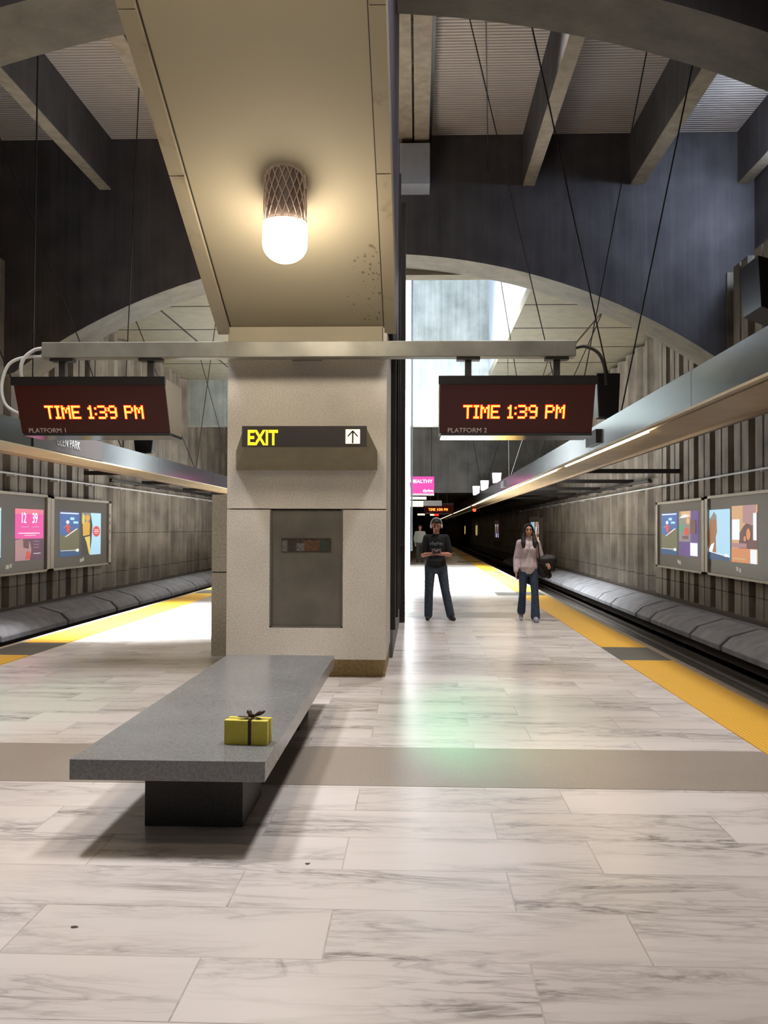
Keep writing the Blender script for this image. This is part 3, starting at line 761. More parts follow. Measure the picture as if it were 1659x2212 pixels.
# ================================================================== LIGHT TROUGHS
def trough(xi, xo, z0, z1, side, label):
    """xi = inner (platform) face, xo = outer (track) edge"""
    s = 1 if xo > xi else -1
    t = thing('light_trough', (xi, 0, z0), label, 'light trough')
    k = 0; y = -1.5
    while y < 115:
        L_ = 5.2
        MB().box(min(xi, xi + s * .03), max(xi, xi + s * .03), y, y + L_ - .012, z0, z1).build('fascia_panel', 'steel', t)
        y += L_; k += 1
    b = MB(); b.box(min(xi + s * .17, xo), max(xi + s * .17, xo), -1.5, 115, z0 + .01, z0 + .05); b.build('pan', 'troughpan', t)
    MB().box(min(xo, xo - s * .05), max(xo, xo - s * .05), -1.5, 115, z0 - .03, z0 + .12).build('outer_lip', 'troughdark', t)
    MB().box(min(xi + s * .03, xo), max(xi + s * .03, xo), -1.5, 115, z1 - .10, z1 - .06).build('top_pan', 'darkmetal', t)
    MB().box(min(xi - s * .01, xi + s * .05), max(xi - s * .01, xi + s * .05), -1.5, 115, z0 - .025, z0).build('inner_lip', 'troughpan', t)
    y = 5.0; i = 0
    while y < 112:
        if y > (10.5 if side == 'r' else 4) and i % 11 != 10:
            o = MB().tube([(xi + s * .10, y, z0 + (-.002 if side == 'r' else .05)), (xi + s * .10, y + 1.2 * (1 if y < 40 else 2) - .06, z0 + (-.002 if side == 'r' else .05))], .034, 8).build('fluorescent_tube', 'tube' if y < 44 else 'tubefar', t)
        y += 1.2 if y < 40 else 2.4; i += 1
    return t
trR = trough(2.60, 3.42, 2.77, 3.12, 'r', 'steel light trough hanging over the right platform edge')
trL = trough(-5.45, -6.25, 2.74, 3.08, 'l', 'steel light trough hanging over the left platform edge')
# station name plate on the left fascia
np_ = thing('station_name_sign', (-5.44, 14.2, 2.91), 'dark plate lettered GLEN PARK on the left trough fascia', 'sign')
MB().box(-5.448, -5.435, 12.9, 15.8, 2.745, 3.075).build('plate', 'signdark', np_)
text('lettering', 'GLEN PARK', .19, (-5.430, 13.72, 2.845), 'dimgrey', np_, rot=(PI / 2, 0, PI / 2), extrude=.002, sx=.98)

# hangers
def vhang(bx, by, bz, tops, lab):
    t = thing('suspension_hanger', (bx, by, bz), lab, 'hanger rods')
    for i, tp in enumerate(tops):
        MB().tube([(bx, by, bz), tp], .011, 6).build('rod', 'darkmetal', t)
    MB().box(bx - .08, bx + .08, by - .06, by + .06, bz - .1, bz + .03).build('clevis', 'darkmetal', t)
for by, w_ in ((13.7, 'nearest behind the board'), (18.0, 'second along the trough'), (24.0, 'third along, below the arch')):
    zt = 9.9 if by < 19 else 9.8
    yt = {13.7: 11.2, 18.0: 15.4, 24.0: 19.2}[by]
    if by < 19:
        vhang(2.95, by, 3.15, [(.85, yt, ROOF - .01), (3.9, yt, ROOF - .01)], 'pair of thin rods holding the right light trough, %s' % w_)
        vhang(-5.8, by, 3.10, [(-7.9, yt, ROOF - .01), (-5.0 + .3, yt, ROOF - .01)], 'pair of thin rods holding the left light trough, %s' % w_)
    else:
        vhang(2.95, by, 3.15, [(1.9, 21.4, 7.4), (4.6, 21.4, 7.4)], 'pair of thin rods holding the right light trough, %s' % w_)
        vhang(-5.8, by, 3.10, [(-7.0, 21.4, 7.4), (-4.6, 21.4, 7.4)], 'pair of thin rods holding the left light trough, %s' % w_)
for by in (30, 42):
    zt = 7.42 if by == 30 else 7.7
    vhang(2.95, by, 3.15, [(2.2 if by == 42 else 3.0, by + 1, zt), (4.4, by + 1, zt)], 'thin rods holding the far right trough %s' % ('under the beige ceiling' if by == 30 else 'in front of the far lintel'))
vhang(-5.8, 29, 3.10, [(-7.2, 30, 7.42), (-4.8, 30, 7.42)], 'thin rods holding the far left trough beside the pillar')
o = MB().tube([(.75, 10.8, ROOF - .02), (1.5, 19.9, 9.3)], .012, 6).build('cable', 'darkmetal'); tag(o, 'thin dark cable running under the roof deck at right', 'cable')
o = MB().tube([(-4.95, 10.9, 7.6), (-4.2, 11.2, ROOF - .02)], .012, 6).build('cable', 'grey'); tag(o, 'thin pale rod hanging at the upper left corner', 'cable')

# speaker boxes and brackets
def spk(x, y, z, sx, sy, sz, mat, label, rz=0, stand=True):
    t = thing('loudspeaker', (x, y, z), label, 'loudspeaker')
    o = MB().prism([(-sx / 2, 0), (sx / 2, 0), (sx * .6, sz), (-sx * .6, sz)], 'y', -sy / 2, sy / 2).build('cabinet', mat, t, bevel=.01); o.location = (0, 0, .07); o.rotation_euler = (0, 0, rz)
    o = MB().box(-.02, .02, -.02, .02, -.02, .08).build('bracket', 'darkmetal', t); o.location = (0, 0, 0)
    return t
spk(-5.62, 18.9, 3.08, .34, .3, .32, 'black', 'dark loudspeaker standing on the left trough beside the pillar')
spk(2.69, 13.3, 3.12, .28, .3, .62, 'black', 'dark loudspeaker above the right trough beside the LED board')
spk(2.75, 32.3, 3.12, .26, .25, .36, 'block', 'grey box on the right trough, nearest of the three')
spk(2.75, 38.2, 3.12, .27, .25, .40, 'wht', 'white box glowing in place of daylight on the right trough, middle of three')  # cabinet glows in place of the daylight falling on it
spk(2.75, 43.6, 3.12, .27, .25, .42, 'wht', 'white box glowing in place of daylight on the right trough, farthest of three')  # own glow again instead of daylight
tag(MB().box(2.55, 2.598, 13.35, 14.15, 2.84, 3.04).build('fascia_bracket', 'darkmetal'), 'small dark plate on the right trough fascia', 'bracket')
tag(MB().box(2.55, 2.598, 27.6, 28.6, 2.86, 3.04).build('fascia_bracket', 'darkmetal'), 'small dark plate farther along the right fascia', 'bracket')
tag(MB().prism([(6.05, 5.55), (6.55, 5.35), (6.55, 6.3), (6.0, 6.45)], 'y', 16.5, 17.4).build('wall_loudspeaker', 'black'), 'large black loudspeaker fixed high on the right wall', 'loudspeaker')
t = thing('red_signal_lamp', (3.0, 49, 2.7), 'small red lamp hanging below the far right trough', 'signal lamp')
MB().lathe([(.001, -.12), (.08, -.09), (.1, 0), (.08, .05), (.001, .05)], (3.0, 49, 2.62), 12).build('lens', 'redlamp', t)
MB().box(2.98, 3.02, 48.98, 49.02, 2.66, 2.76).build('stem', 'darkmetal', t)

# brace arms from trough to wall, wall pipes
for k, y in enumerate((23.6, 28.65, 33.85, 39, 44)):
    o = MB().box(3.42, XR + .02, y - .04, y + .04, 3.02, 3.13).build('brace_arm', 'darkmetal', loc=(5, y, 3.07))
    tag(o, 'dark horizontal arm tying the right trough to the wall, %s' % ['longest in view, nearest the displays', 'second behind the displays', 'third behind the displays', 'fourth, before the lintel', 'shortest in view, under the lintel'][k], 'brace', 'brace arms at right')
for k, y in enumerate((24.7, 30, 35.3, 40.5)):
    o = MB().box(XL - .02, -6.25, y - .04, y + .04, 3.02, 3.13).build('brace_arm', 'darkmetal', loc=(-7.5, y, 3.07))
    tag(o, 'dark horizontal arm tying the left trough to the wall, %s' % ['just above the skateboarder display', 'second behind the displays', 'third behind the displays', 'fourth, nearest the pillar edge'][k], 'brace', 'brace arms at left')
def pipe(x, z, y0, y1, r, lab, mat='darkmetal', sgn=1):
    t = thing('wall_pipe', (x, y0, z), lab, 'pipe')
    MB().tube([(x, y0, z), (x, y1, z)], r, 8).build('pipe_run', mat, t)
    y = y0 + .5
    n = 0
    while y < min(y1, 60):
        MB().box(min(x, x + sgn * .2), max(x, x + sgn * .2), y - .03, y + .03, z - .05, z + .03).build('pipe_clip', mat, t); y += 2.44; n += 1
pipe(6.48, 2.75, 5, 110, .022, 'thin conduit running along the right wall above the displays', 'grey')
pipe(6.42, 2.97, 25.9, 110, .05, 'thicker dark pipe starting partway along the right wall')
pipe(-8.88, 2.78, 5, 110, .022, 'thin conduit running along the left wall above the displays', 'grey', -1)
pipe(-8.82, 2.98, 26.3, 110, .05, 'thicker dark pipe starting partway along the left wall', 'darkmetal', -1)

# ================================================================== ADVERTISING DISPLAYS
def lit(name, col, s=.55): return emit(name, col, s)
PM = {k: lit('poster_' + k, c_, s_) for k, (c_, s_) in dict(
    skyblue=((.42, .70, .90), .75), navy=((.03, .12, .30), .4), deep=((.06, .16, .45), .5), hill=((.20, .19, .10), .4), white=((.85, .9, .95), .8),
    red=((.75, .08, .06), .6), pink=((.85, .08, .38), .7), pinkt=((.85, .20, .30), .7), plum=((.16, .06, .13), .4), blush=((.55, .30, .32), .5),
    gold=((.75, .42, .06), .6), straw=((.80, .65, .15), .6), dark=((.06, .05, .06), .3), brown=((.42, .18, .07), .5), purple=((.14, .07, .30), .5),
    grey=((.30, .28, .26), .5), orange=((.75, .30, .12), .6), tan=((.75, .45, .22), .6), green=((.10, .40, .24), .5), maroon=((.20, .09, .09), .4), skin=((.60, .32, .20), .5)).items()}
PK = list(PM)
def poster(t, s, X, ya, yb, za, zb, shapes, nm='poster'):
    """ya..yb along wall in viewing order (left->right in view); shapes in unit coords"""
    b = MB()
    for i, (col, pts) in enumerate(shapes):
        b.mi = PK.index(col)
        x = X + s * .0015 * i
        b.prism([(ya + (yb - ya) * u_, za + (zb - za) * v_) for u_, v_ in pts], 'x', x, x + s * .004)
    return b.build(nm, [PM[k] for k in PK], t)
def R_(a, b_, c_, d_): return [(a, b_), (c_, b_), (c_, d_), (a, d_)]
def El(cx, cy, rx_, ry_, n=16): return [(cx + rx_ * math.cos(2 * PI * k / n), cy + ry_ * math.sin(2 * PI * k / n)) for k in range(n)]
P_skate = [('deep', R_(0, 0, 1, 1)), ('hill', [(0, .14), (1, .08), (1, .62), (.6, .60), (.3, .46), (0, .50)]), ('navy', [(0, 0), (1, 0), (1, .09), (0, .15)]), ('white', R_(.03, .955, .95, .98)),
           ('white', [(.25, .44), (.31, .44), (.9, .62), (.85, .63)]), ('red', [(.33, .56), (.45, .55), (.52, .66), (.40, .72), (.30, .68)]), ('white', El(.38, .77, .08, .04)),
           ('red', [(.42, .50), (.48, .50), (.47, .60), (.41, .58)]), ('skin', [(.15, .63), (.34, .69), (.34, .71), (.15, .65)]), ('white', R_(.03, .13, .95, .14)), ('white', El(.88, .13, .08, .035)), ('skyblue', R_(.5, .82, .7, .88)), ('skyblue', R_(.65, .74, .9, .79))]
P_gold = [('skyblue', R_(0, 0, 1, 1)), ('dark', [(0, 0), (.42, 0), (.5, .3), (.55, .7), (.45, 1), (0, 1)]), ('grey', [(0, .8), (.4, .75), (.45, 1), (0, 1)]), ('gold', [(.08, .45), (.40, .48), (.42, .75), (.25, .82), (.05, .7)]), ('gold', El(.30, .88, .12, .07)),
          ('straw', [(.15, .42), (.42, .45), (.42, .25), (.45, .05), (.38, .02), (.25, .3)]), ('straw', [(.02, .75), (.12, .7), (.15, .92), (.05, .98)]), ('red', El(.75, .56, .19, .13, 20)), ('white', R_(.64, .59, .86, .605)), ('white', R_(.62, .55, .88, .565)), ('white', R_(.66, .51, .84, .52))]
P_pink = [('pink', R_(0, .42, 1, 1)), ('pinkt', R_(0, .9, 1, 1)), ('plum', R_(0, 0, 1, .42)), ('blush', [(0, 0), (.5, 0), (.56, .2), (.5, .36), (.3, .42), (0, .40)]), ('maroon', [(.28, .25), (.46, .22), (.48, .40), (.26, .42)]), ('red', [(.35, .02), (.52, .02), (.5, .16), (.4, .18)]),
          ('white', R_(.2, .65, .45, .655)), ('white', R_(.58, .65, .82, .655)), ('white', R_(.1, .52, .85, .535)), ('white', R_(.3, .48, .7, .49)), ('white', R_(.62, .12, .88, .13)), ('blush', R_(.62, .36, .82, .37)), ('blush', R_(.62, .30, .82, .31)), ('blush', R_(.62, .24, .82, .25))]
P_blue = [('skyblue', R_(0, 0, 1, 1)), ('white', R_(0, .95, 1, .97)), ('navy', [(0, 0), (1, 0), (1, .09), (0, .14)]), ('white', El(.82, .11, .12, .03)), ('white', [(0, .13), (1, .085), (1, .10), (0, .145)])]
P_street = [('purple', R_(0, 0, 1, 1)), ('grey', R_(0, .32, .62, 1)), ('tan', R_(.1, .85, .62, 1)), ('white', [(0, .85), (.3, .93), (.6, .9), (.3, .86)]), ('green', El(.14, .62, .13, .09)), ('red', El(.42, .55, .12, .09)), ('tan', El(.5, .78, .10, .07)), ('maroon', R_(.2, .38, .5, .45)), ('white', R_(.62, .02, .98, .30)), ('maroon', R_(.62, .5, .9, .8))]
P_tower = [('skyblue', R_(0, 0, 1, 1)), ('brown', [(.05, .14), (.38, .14), (.36, .45), (.42, .55), (.40, .82), (.08, .80), (.05, .5)]), ('grey', [(.02, .78), (.40, .82), (.40, .88), (.28, .96), (.18, .88)]), ('white', [(0, .16), (.2, .16), (.3, .34), (.15, .3)]), ('navy', [(0, 0), (1, 0), (1, .07), (0, .16)]), ('white', [(0, .155), (1, .065), (1, .085), (0, .17)]), ('white', El(.85, .10, .10, .03))]
P_crowd = [('tan', R_(0, 0, 1, 1)), ('maroon', [(.3, .25), (1, .25), (1, .88), (.8, .65), (.6, .7), (.45, .62), (.3, .5)]), ('blush', [(.45, .7), (.9, .65), (.95, 1), (.45, 1)]), ('white', R_(.02, .40, .32, .76)), ('blush', R_(0, .26, .6, .34)), ('orange', R_(0, 0, .75, .25)), ('white', R_(.75, .0, .98, .24)), ('white', R_(.86, .4, .98, .86)), ('orange', El(.68, .5, .08, .1)), ('orange', El(.55, .42, .05, .05)), ('tan', R_(.05, .05, .6, .08))]
P_yel = [('tan', R_(0, 0, 1, 1)), ('straw', R_(.1, .2, .9, .9))]
def display(s, X, ya, yb, z0, z1, posters, label, group=None):
    """wall display: ya = viewer-left end, yb = viewer-right end (positions along Y). X = face of the case"""
    a_, b_ = min(ya, yb), max(ya, yb)
    t = thing('advertising_display', (X, (a_ + b_) / 2, z0), label, 'advertising display', group)
    xb = X - s * .22
    f = MB(); w_ = .14
    lo, hi = min(X, xb), max(X, xb)
    f.box(lo, hi, a_, a_ + w_ * 1.4, z0, z1); f.box(lo, hi, b_ - w_ * 1.4, b_, z0, z1); f.box(lo, hi, a_, b_, z1 - .06, z1); f.box(lo, hi, a_, b_, z0, z0 + .05)
    f.build('frame', 'frame', t)
    xx = X - s * .05
    MB().box(min(xx, xb), max(xx, xb), a_ + w_ * 1.4, b_ - w_ * 1.4, z0 + .05, z1 - .06).build('backing_panel', 'backing', t)
    for (pa, pb, za, zb, sh) in posters: poster(t, s, xx, pa, pb, za, zb, sh)
    yc = (a_ + b_) / 2; sg = 1 if yb > ya else -1
    l = MB(); 
    l.prism([(yc - .16, z0 + .14), (yc + .02, z0 + .14), (yc + .02, z0 + .23), (yc - .13, z0 + .23)], 'x', xx, xx + s * .006)
    l.prism([(yc + .04, z0 + .16), (yc + .15, z0 + .16), (yc + .17, z0 + .25), (yc + .04, z0 + .25)], 'x', xx, xx + s * .006)
    l.build('logo_badge', 'whitep', t)
    return t
# left wall: viewer-left is smaller Y (nearer), viewer-right is farther
XA = -8.86
dl2 = display(1, XA, 22.1, 26.5, .55, 2.36, [(22.75, 24.1, .86, 2.0, P_skate), (24.25, 25.75, .86, 2.0, P_gold)], 'left wall display with a skateboarder poster and a golden figure poster')
dl1 = display(1, XA, 17.7, 22.08, .55, 2.38, [(18.1, 19.5, .86, 2.02, P_blue), (20.2, 21.75, .85, 2.02, P_pink)], 'left wall display with pale blue and bright pink posters')
text('poster_numeral', '12', .34, (XA - .035, 20.46, 1.70), 'pinkw', dl1, rot=(PI / 2, 0, PI / 2), sx=.9)
text('poster_numeral', '39', .34, (XA - .035, 21.08, 1.70), 'pinkw', dl1, rot=(PI / 2, 0, PI / 2), sx=.9)
b = MB()
for k, z in enumerate((1.95, 1.75, 1.5, 1.2)): b.box(XA - .001, XA + .003, 26.34, 26.42, z - .06, z + .04)
o = b.build('side_lettering', 'backing', dl2)
XB = 6.46
display(-1, XB, 25.4, 21.15, .6, 2.33, [(24.95, 23.45, .96, 2.03, P_skate), (23.3, 21.72, .96, 2.05, P_street)], 'right wall display with skateboarder and purple street posters')
display(-1, XB, 21.1, 16.9, .6, 2.35, [(21.0 - .02, 19.55, .95, 2.04, P_tower), (19.43, 17.98, .94, 2.09, P_crowd)], 'right wall display with a pale blue poster and an orange crowd poster')
for y0_, lab in ((49.5, 'far right wall display with orange poster behind the woman'), (74, 'far right wall display with two dim posters, second beyond the woman'), (100, 'pale yellow far right wall display, second from the last'), (125, 'smallest pale yellow far right wall display, the last')):
    sh = P_crowd if y0_ < 60 else (P_street if y0_ < 90 else P_yel)
    display(-1, XB, y0_ + 4.2, y0_, .6, 2.3, [(y0_ + 3.9, y0_ + 2.3, .9, 2.0, sh if y0_ > 60 else P_tower), (y0_ + 1.9, y0_ + .4, .9, 2.0, sh)], lab) if y0_ < 124 else display(-1, XB, y0_ + 4, y0_, .6, 2.3, [(y0_ + 3.6, y0_ + .4, .9, 2.0, sh)], lab)

# ================================================================== FAR HANGING SIGNS
t = thing('pink_hanging_sign', (.1, 40.5, 3.1), 'bright pink hanging sign lettered HEALTHY seen past the column', 'sign')
MB().box(-.75, .72, 40.4, 40.6, 3.14, 3.88).build('panel', 'pink', t)
text('lettering', 'HEALTHY', .21, (.645, 40.395, 3.60), 'pinkw', t, extrude=.003, align='RIGHT', sx=1.05, bold=.006)
text('lettering', 'thrive', .19, (.68, 40.395, 3.20), 'pinkw', t, extrude=.003, align='RIGHT', bold=.006)
MB().box(-.75, .72, 40.42, 40.58, 3.05, 3.14).build('base_rail', 'grey', t)
for x in (-.6, .6): MB().box(x - .015, x + .015, 40.49, 40.51, 3.88, 7.7).build('rod', 'darkmetal', t)
fs = led_sign(.35, 1.95, 'small distant LED board with red text under the lintel', 2, 1.0, 50.2, 2.98)
for x in (.7, 1.6): MB().box(x - .02, x + .02, 50.5, 50.54, 2.98, 3.5).build('hanger_post', 'darkmetal', fs)
t = thing('hanging_exit_panel', (-.1, 46, 2.8), 'small lit yellow panel of a distant hanging sign', 'sign')
MB().box(-.6, .28, 46, 46.15, 2.70, 2.98).build('lit_panel', 'warm', t); MB().box(.28, 1.2, 46, 46.15, 2.74, 3.0).build('grey_panel', 'grey', t)
for x in (-.4, 1.0): MB().box(x - .015, x + .015, 46.06, 46.09, 2.98, 3.5).build('rod', 'darkmetal', t)
for x0, x1, y, z0, z1, m_, nm, lab, cat, top in (
    (-.6, .42, 44.7, 3.02, 3.14, 'wht', 'strip_light', 'white strip light above the distant yellow panel', 'light', 3.36),
    (.0, .55, 70, 2.62, 2.74, 'warm', 'strip_light', 'small warm strip light deep in the tunnel, apart from the red one', 'light', 3.5),
    (.95, 1.25, 70, 2.60, 2.74, 'warm', 'strip_light', 'small warm strip light deep in the tunnel, touching a red one', 'light', 3.5),
    (1.27, 1.6, 70, 2.58, 2.74, 'ledred', 'red_light', 'small red light deep in the tunnel', 'light', 3.5)):
    t = thing(nm, ((x0 + x1) / 2, y, z0), lab, cat)
    MB().box(x0, x1, y, y + .15, z0, z1).build('lamp_tube', m_, t)
    MB().box((x0 + x1) / 2 - .015, (x0 + x1) / 2 + .015, y + .05, y + .08 + (.25 if y < 50 else 0), z1, top).build('stem', 'darkmetal', t)
# floodlight fixture over the left side
t = thing('floodlight', (-3.3, 15.0, ROOF), 'floodlight under the roof over the left side of the platform', 'floodlight')
MB().box(-3.42, -3.18, 14.86, 15.14, 9.45, 9.75).build('head', 'darkmetal', t); MB().box(-3.32, -3.28, 14.98, 15.02, 9.75, ROOF).build('stem', 'darkmetal', t)

# ================================================================== PEOPLE
def cap(mb, p0, r0, p1, r1, seg=10, sq=(1, 1)):
    """tapered capsule; sq squashes x/y radii"""
    p0, p1 = Vector(p0), Vector(p1); d = p1 - p0; L_ = d.length; d.normalize()
    up = Vector((0, 1, 0)) if abs(d.y) < .9 else Vector((1, 0, 0))
    a = up.cross(d).normalized(); b_ = d.cross(a).normalized()
    rings = []
    for k in range(1, 5):
        t = PI / 2 * k / 4; rings.append((-r0 * math.cos(t), r0 * math.sin(t)))
    for k in range(0, 4):
        t = PI / 2 * k / 4; rings.append((L_ + r1 * math.sin(t), r1 * math.cos(t)))
    vs = [p0 - d * r0]; fs = []
    for h, r in rings:
        for k in range(seg):
            t = 2 * PI * k / seg
            vs.append(p0 + d * h + a * (r * math.cos(t) * sq[0]) + b_ * (r * math.sin(t) * sq[1]))
    vs.append(p1 + d * r1); n = len(rings)
    for k in range(seg): fs.append((0, 1 + (k + 1) % seg, 1 + k)); fs.append((len(vs) - 1, 1 + (n - 1) * seg + k, 1 + (n - 1) * seg + (k + 1) % seg))
    for i in range(n - 1):
        for k in range(seg): fs.append((1 + i * seg + k, 1 + i * seg + (k + 1) % seg, 1 + (i + 1) * seg + (k + 1) % seg, 1 + (i + 1) * seg + k))
    mb.add(vs, fs)
def ell(mb, c, r, seg=14, rot=None):
    vs = []; fs = []; n = 9
    for i in range(n + 1):
        th = PI * i / n
        for k in range(seg):
            ph = 2 * PI * k / seg
            v = Vector((r[0] * math.sin(th) * math.cos(ph), r[1] * math.sin(th) * math.sin(ph), r[2] * math.cos(th)))
            if rot: v = rot @ v
            vs.append(Vector(c) + v)
    for i in range(n):
        for k in range(seg): fs.append((i * seg + k, (i + 1) * seg + k, (i + 1) * seg + (k + 1) % seg, i * seg + (k + 1) % seg))
    mb.add(vs, fs)
def fuse(mb, name, mat, parent, voxel=.009, smooth=2):
    """union of the collected volumes as one continuous smooth surface"""
    o = mb.build(name + '_tmp', mat)
    bm = bmesh.new(); bm.from_mesh(o.data); bmesh.ops.remove_doubles(bm, verts=bm.verts, dist=1e-5); bmesh.ops.recalc_face_normals(bm, faces=bm.faces); bm.to_mesh(o.data); bm.free()
    r = o.modifiers.new('r', 'REMESH'); r.mode = 'VOXEL'; r.voxel_size = voxel; r.use_smooth_shade = True
    if smooth: s = o.modifiers.new('s', 'SMOOTH'); s.iterations = smooth; s.factor = .5
    bpy.context.view_layer.update()
    me = bpy.data.meshes.new_from_object(o.evaluated_get(bpy.context.evaluated_depsgraph_get()))
    bpy.data.objects.remove(o)
    me.materials.clear(); me.materials.append(M[mat])
    me.polygons.foreach_set('material_index', [0] * len(me.polygons)); me.polygons.foreach_set('use_smooth', [True] * len(me.polygons))
    n = bpy.data.objects.new(name, me); C.objects.link(n); n.parent = parent
    return n
def chain(mb, pts, rs, sq=(1, 1)):
    for i in range(len(pts) - 1): cap(mb, pts[i], rs[i], pts[i + 1], rs[i + 1], sq=sq)
def head(mb, c, tilt=0, s=1.0):
    """face looks toward -Y; c = head centre"""
    R = Matrix.Rotation(tilt, 3, 'X'); c = Vector(c)
    def P(x, y, z): return c + R @ Vector((x * s, y * s, z * s))
    ell(mb, P(0, .012, .03), (.076 * s, .094 * s, .088 * s), rot=R)
    ell(mb, P(0, -.018, -.035), (.060 * s, .070 * s, .080 * s), rot=R)
    ell(mb, P(0, -.045, -.095), (.030 * s, .030 * s, .022 * s), rot=R)     # chin
    cap(mb, P(0, -.085, .015), .010 * s, P(0, -.103, -.022), .014 * s)     # nose
    ell(mb, P(0, -.083, -.058), (.026 * s, .012 * s, .010 * s), rot=R)     # mouth
    ell(mb, P(0, -.072, .035), (.052 * s, .022 * s, .014 * s), rot=R)      # brow
    for sx in (-1, 1):
        ell(mb, P(sx * .077, .012, -.005), (.012 * s, .020 * s, .032 * s), rot=R)
        ell(mb, P(sx * .04, -.06, -.02), (.024 * s, .02 * s, .022 * s), rot=R)
    return P
def eyes(P, parent, mat='shoe'):
    b = MB()
    for sx in (-1, 1):
        ell(b, P(sx * .030, -.084, .014), (.013, .008, .006)); cap(b, P(sx * .048, -.083, .036), .004, P(sx * .016, -.092, .038), .005)
    cap(b, P(-.020, -.094, -.060), .0035, P(.020, -.094, -.060), .0035)
    o = b.build('facial_features', 'hair', parent, smooth=True); o.location = (0, 0, 0)
    return o
def hand(mb, wrist, palm_dir, side_dir, curl, s=1.0, thumb=1):
    """palm + five separate bent fingers. palm_dir: wrist->knuckles, side_dir: across the knuckles toward the thumb, curl: direction the fingers bend to"""
    w_ = Vector(wrist); d = Vector(palm_dir).normalized(); sd = Vector(side_dir); sd = (sd - d * sd.dot(d)).normalized(); cu = Vector(curl).normalized()
    for k in range(4):
        o_ = sd * (.027 - k * .018) * s
        cap(mb, w_ + o_ * .6, .016 * s, w_ + d * .085 * s + o_, .0125 * s)
    for k, L_ in enumerate((.072, .08, .075, .060)):
        o_ = sd * (.030 - k * .020) * s; p0 = w_ + d * .088 * s + o_
        p1 = p0 + (d * .85 + cu * .5).normalized() * L_ * .45 * s; p2 = p1 + (d * .35 + cu).normalized() * L_ * .32 * s; p3 = p2 + (cu - d * .25).normalized() * L_ * .25 * s
        cap(mb, p0, .0095 * s, p1, .009 * s); cap(mb, p1, .009 * s, p2, .0082 * s); cap(mb, p2, .0082 * s, p3, .0075 * s)
    t0 = w_ + d * .022 * s + sd * .022 * s; t1 = t0 + (sd * .8 + d * .6).normalized() * .038 * s; t2 = t1 + (d * .9 + sd * .15 + cu * .3).normalized() * .032 * s
    cap(mb, t0, .014 * s, t1, .011 * s); cap(mb, t1, .011 * s, t2, .009 * s)
def shoe(mb, ankle, toe, w_=.046):
    a_ = Vector(ankle); t_ = Vector(toe)
    m_ = a_.lerp(t_, .55)
    ell(mb, (a_.x, a_.y + .03, .045), (w_ * .85, .055, .045)); cap(mb, (a_.x, a_.y, .05), .046, (m_.x, m_.y, .048), .045, sq=(1, 1)); cap(mb, (m_.x, m_.y, .042), .042, (t_.x, t_.y, .034), .034)
    cap(mb, (a_.x, a_.y, .06), .045, (a_.x, a_.y, .12), .045)

# --- man, feet apart, head bowed over a phone held in both hands; local coords, faces -Y
mn = thing('person', (.33, 16.32, 0), 'man in a black T-shirt and jeans with white headphones, looking down at a phone', 'person')
hipL, hipR = (-.105, 0, .93), (.095, .01, .93)
kL, kR = (-.128, -.03, .50), (.165, -.02, .50)
aL, aR = (-.135, .01, .10), (.255, .02, .10)
shL, shR = (-.165, .01, 1.44), (.165, .01, 1.44)
eL, eR = (-.225, .02, 1.14), (.235, .01, 1.15)
wL, wR = (-.085, -.26, 1.165), (.085, -.26, 1.165)
body = MB()
for h_, k_, a_ in ((hipL, kL, aL), (hipR, kR, aR)): chain(body, [h_, k_, a_], [.080, .052, .038])
cap(body, (0, .0, .95), .12, (0, .0, 1.15), .115, sq=(1.15, .85)); cap(body, (0, 0, 1.15), .12, (0, .0, 1.38), .13, sq=(1.3, .8))
cap(body, (-.15, .01, 1.43), .06, (.15, .01, 1.43), .06); cap(body, (0, .01, 1.46), .055, (0, -.02, 1.57), .052)
for s_, e_, w_ in ((shL, eL, wL), (shR, eR, wR)): chain(body, [s_, e_, w_], [.056, .045, .028])
P = head(body, (0, -.045, 1.655), tilt=.42)
hand(body, wL, (.55, -.45, .15), (.1, -.2, 1), (.7, .6, .1)); hand(body, wR, (-.55, -.45, .15), (-.1, -.2, 1), (-.7, .6, .1))
fuse(body, 'body', 'skin', mn, .008)
eyes(P, mn)
sh_ = MB()
cap(sh_, (-.035, 0, 1.0), .142, (.035, 0, 1.0), .142, sq=(1, 1)); cap(sh_, (0, 0, .95), .135, (0, 0, 1.15), .13, sq=(1.16, .92)); cap(sh_, (0, 0, 1.15), .132, (0, 0, 1.38), .135, sq=(1.24, .88))
cap(sh_, (-.13, .01, 1.435), .068, (.13, .01, 1.435), .068); cap(sh_, (0, .01, 1.46), .075, (0, .0, 1.49), .062)
for s_, e_ in ((shL, eL), (shR, eR)):
    m_ = Vector(s_).lerp(Vector(e_), .78); cap(sh_, s_, .068, m_, .070)
shirt = fuse(sh_, 'tshirt', 'tee', mn, .010)
pr = MB()
for i in range(7): ell(pr, (-.10 + .033 * i, -.140 - .004 * (3 - abs(i - 3)), 1.335 + .01 * math.sin(i * 2)), (.018, .008, .036 if i % 2 else .026))
for i in range(4): ell(pr, (-.07 + .045 * i, -.142, 1.24), (.018, .008, .02))
o = pr.build('chest_print', 'teeprint', shirt, smooth=True); o.location = (0, 0, 0)
tr = MB(); cap(tr, (-.04, .0, .93), .125, (.04, .0, .93), .125, sq=(1, .95))
cap(tr, (0, 0, .96), .128, (0, 0, 1.0), .125, sq=(1.18, .9))
for h_, k_, a_ in ((hipL, kL, aL), (hipR, kR, aR)): chain(tr, [h_, k_, (a_[0], a_[1] + .01, .085)], [.102, .078, .074])
fuse(tr, 'jeans', 'jeans', mn, .010)
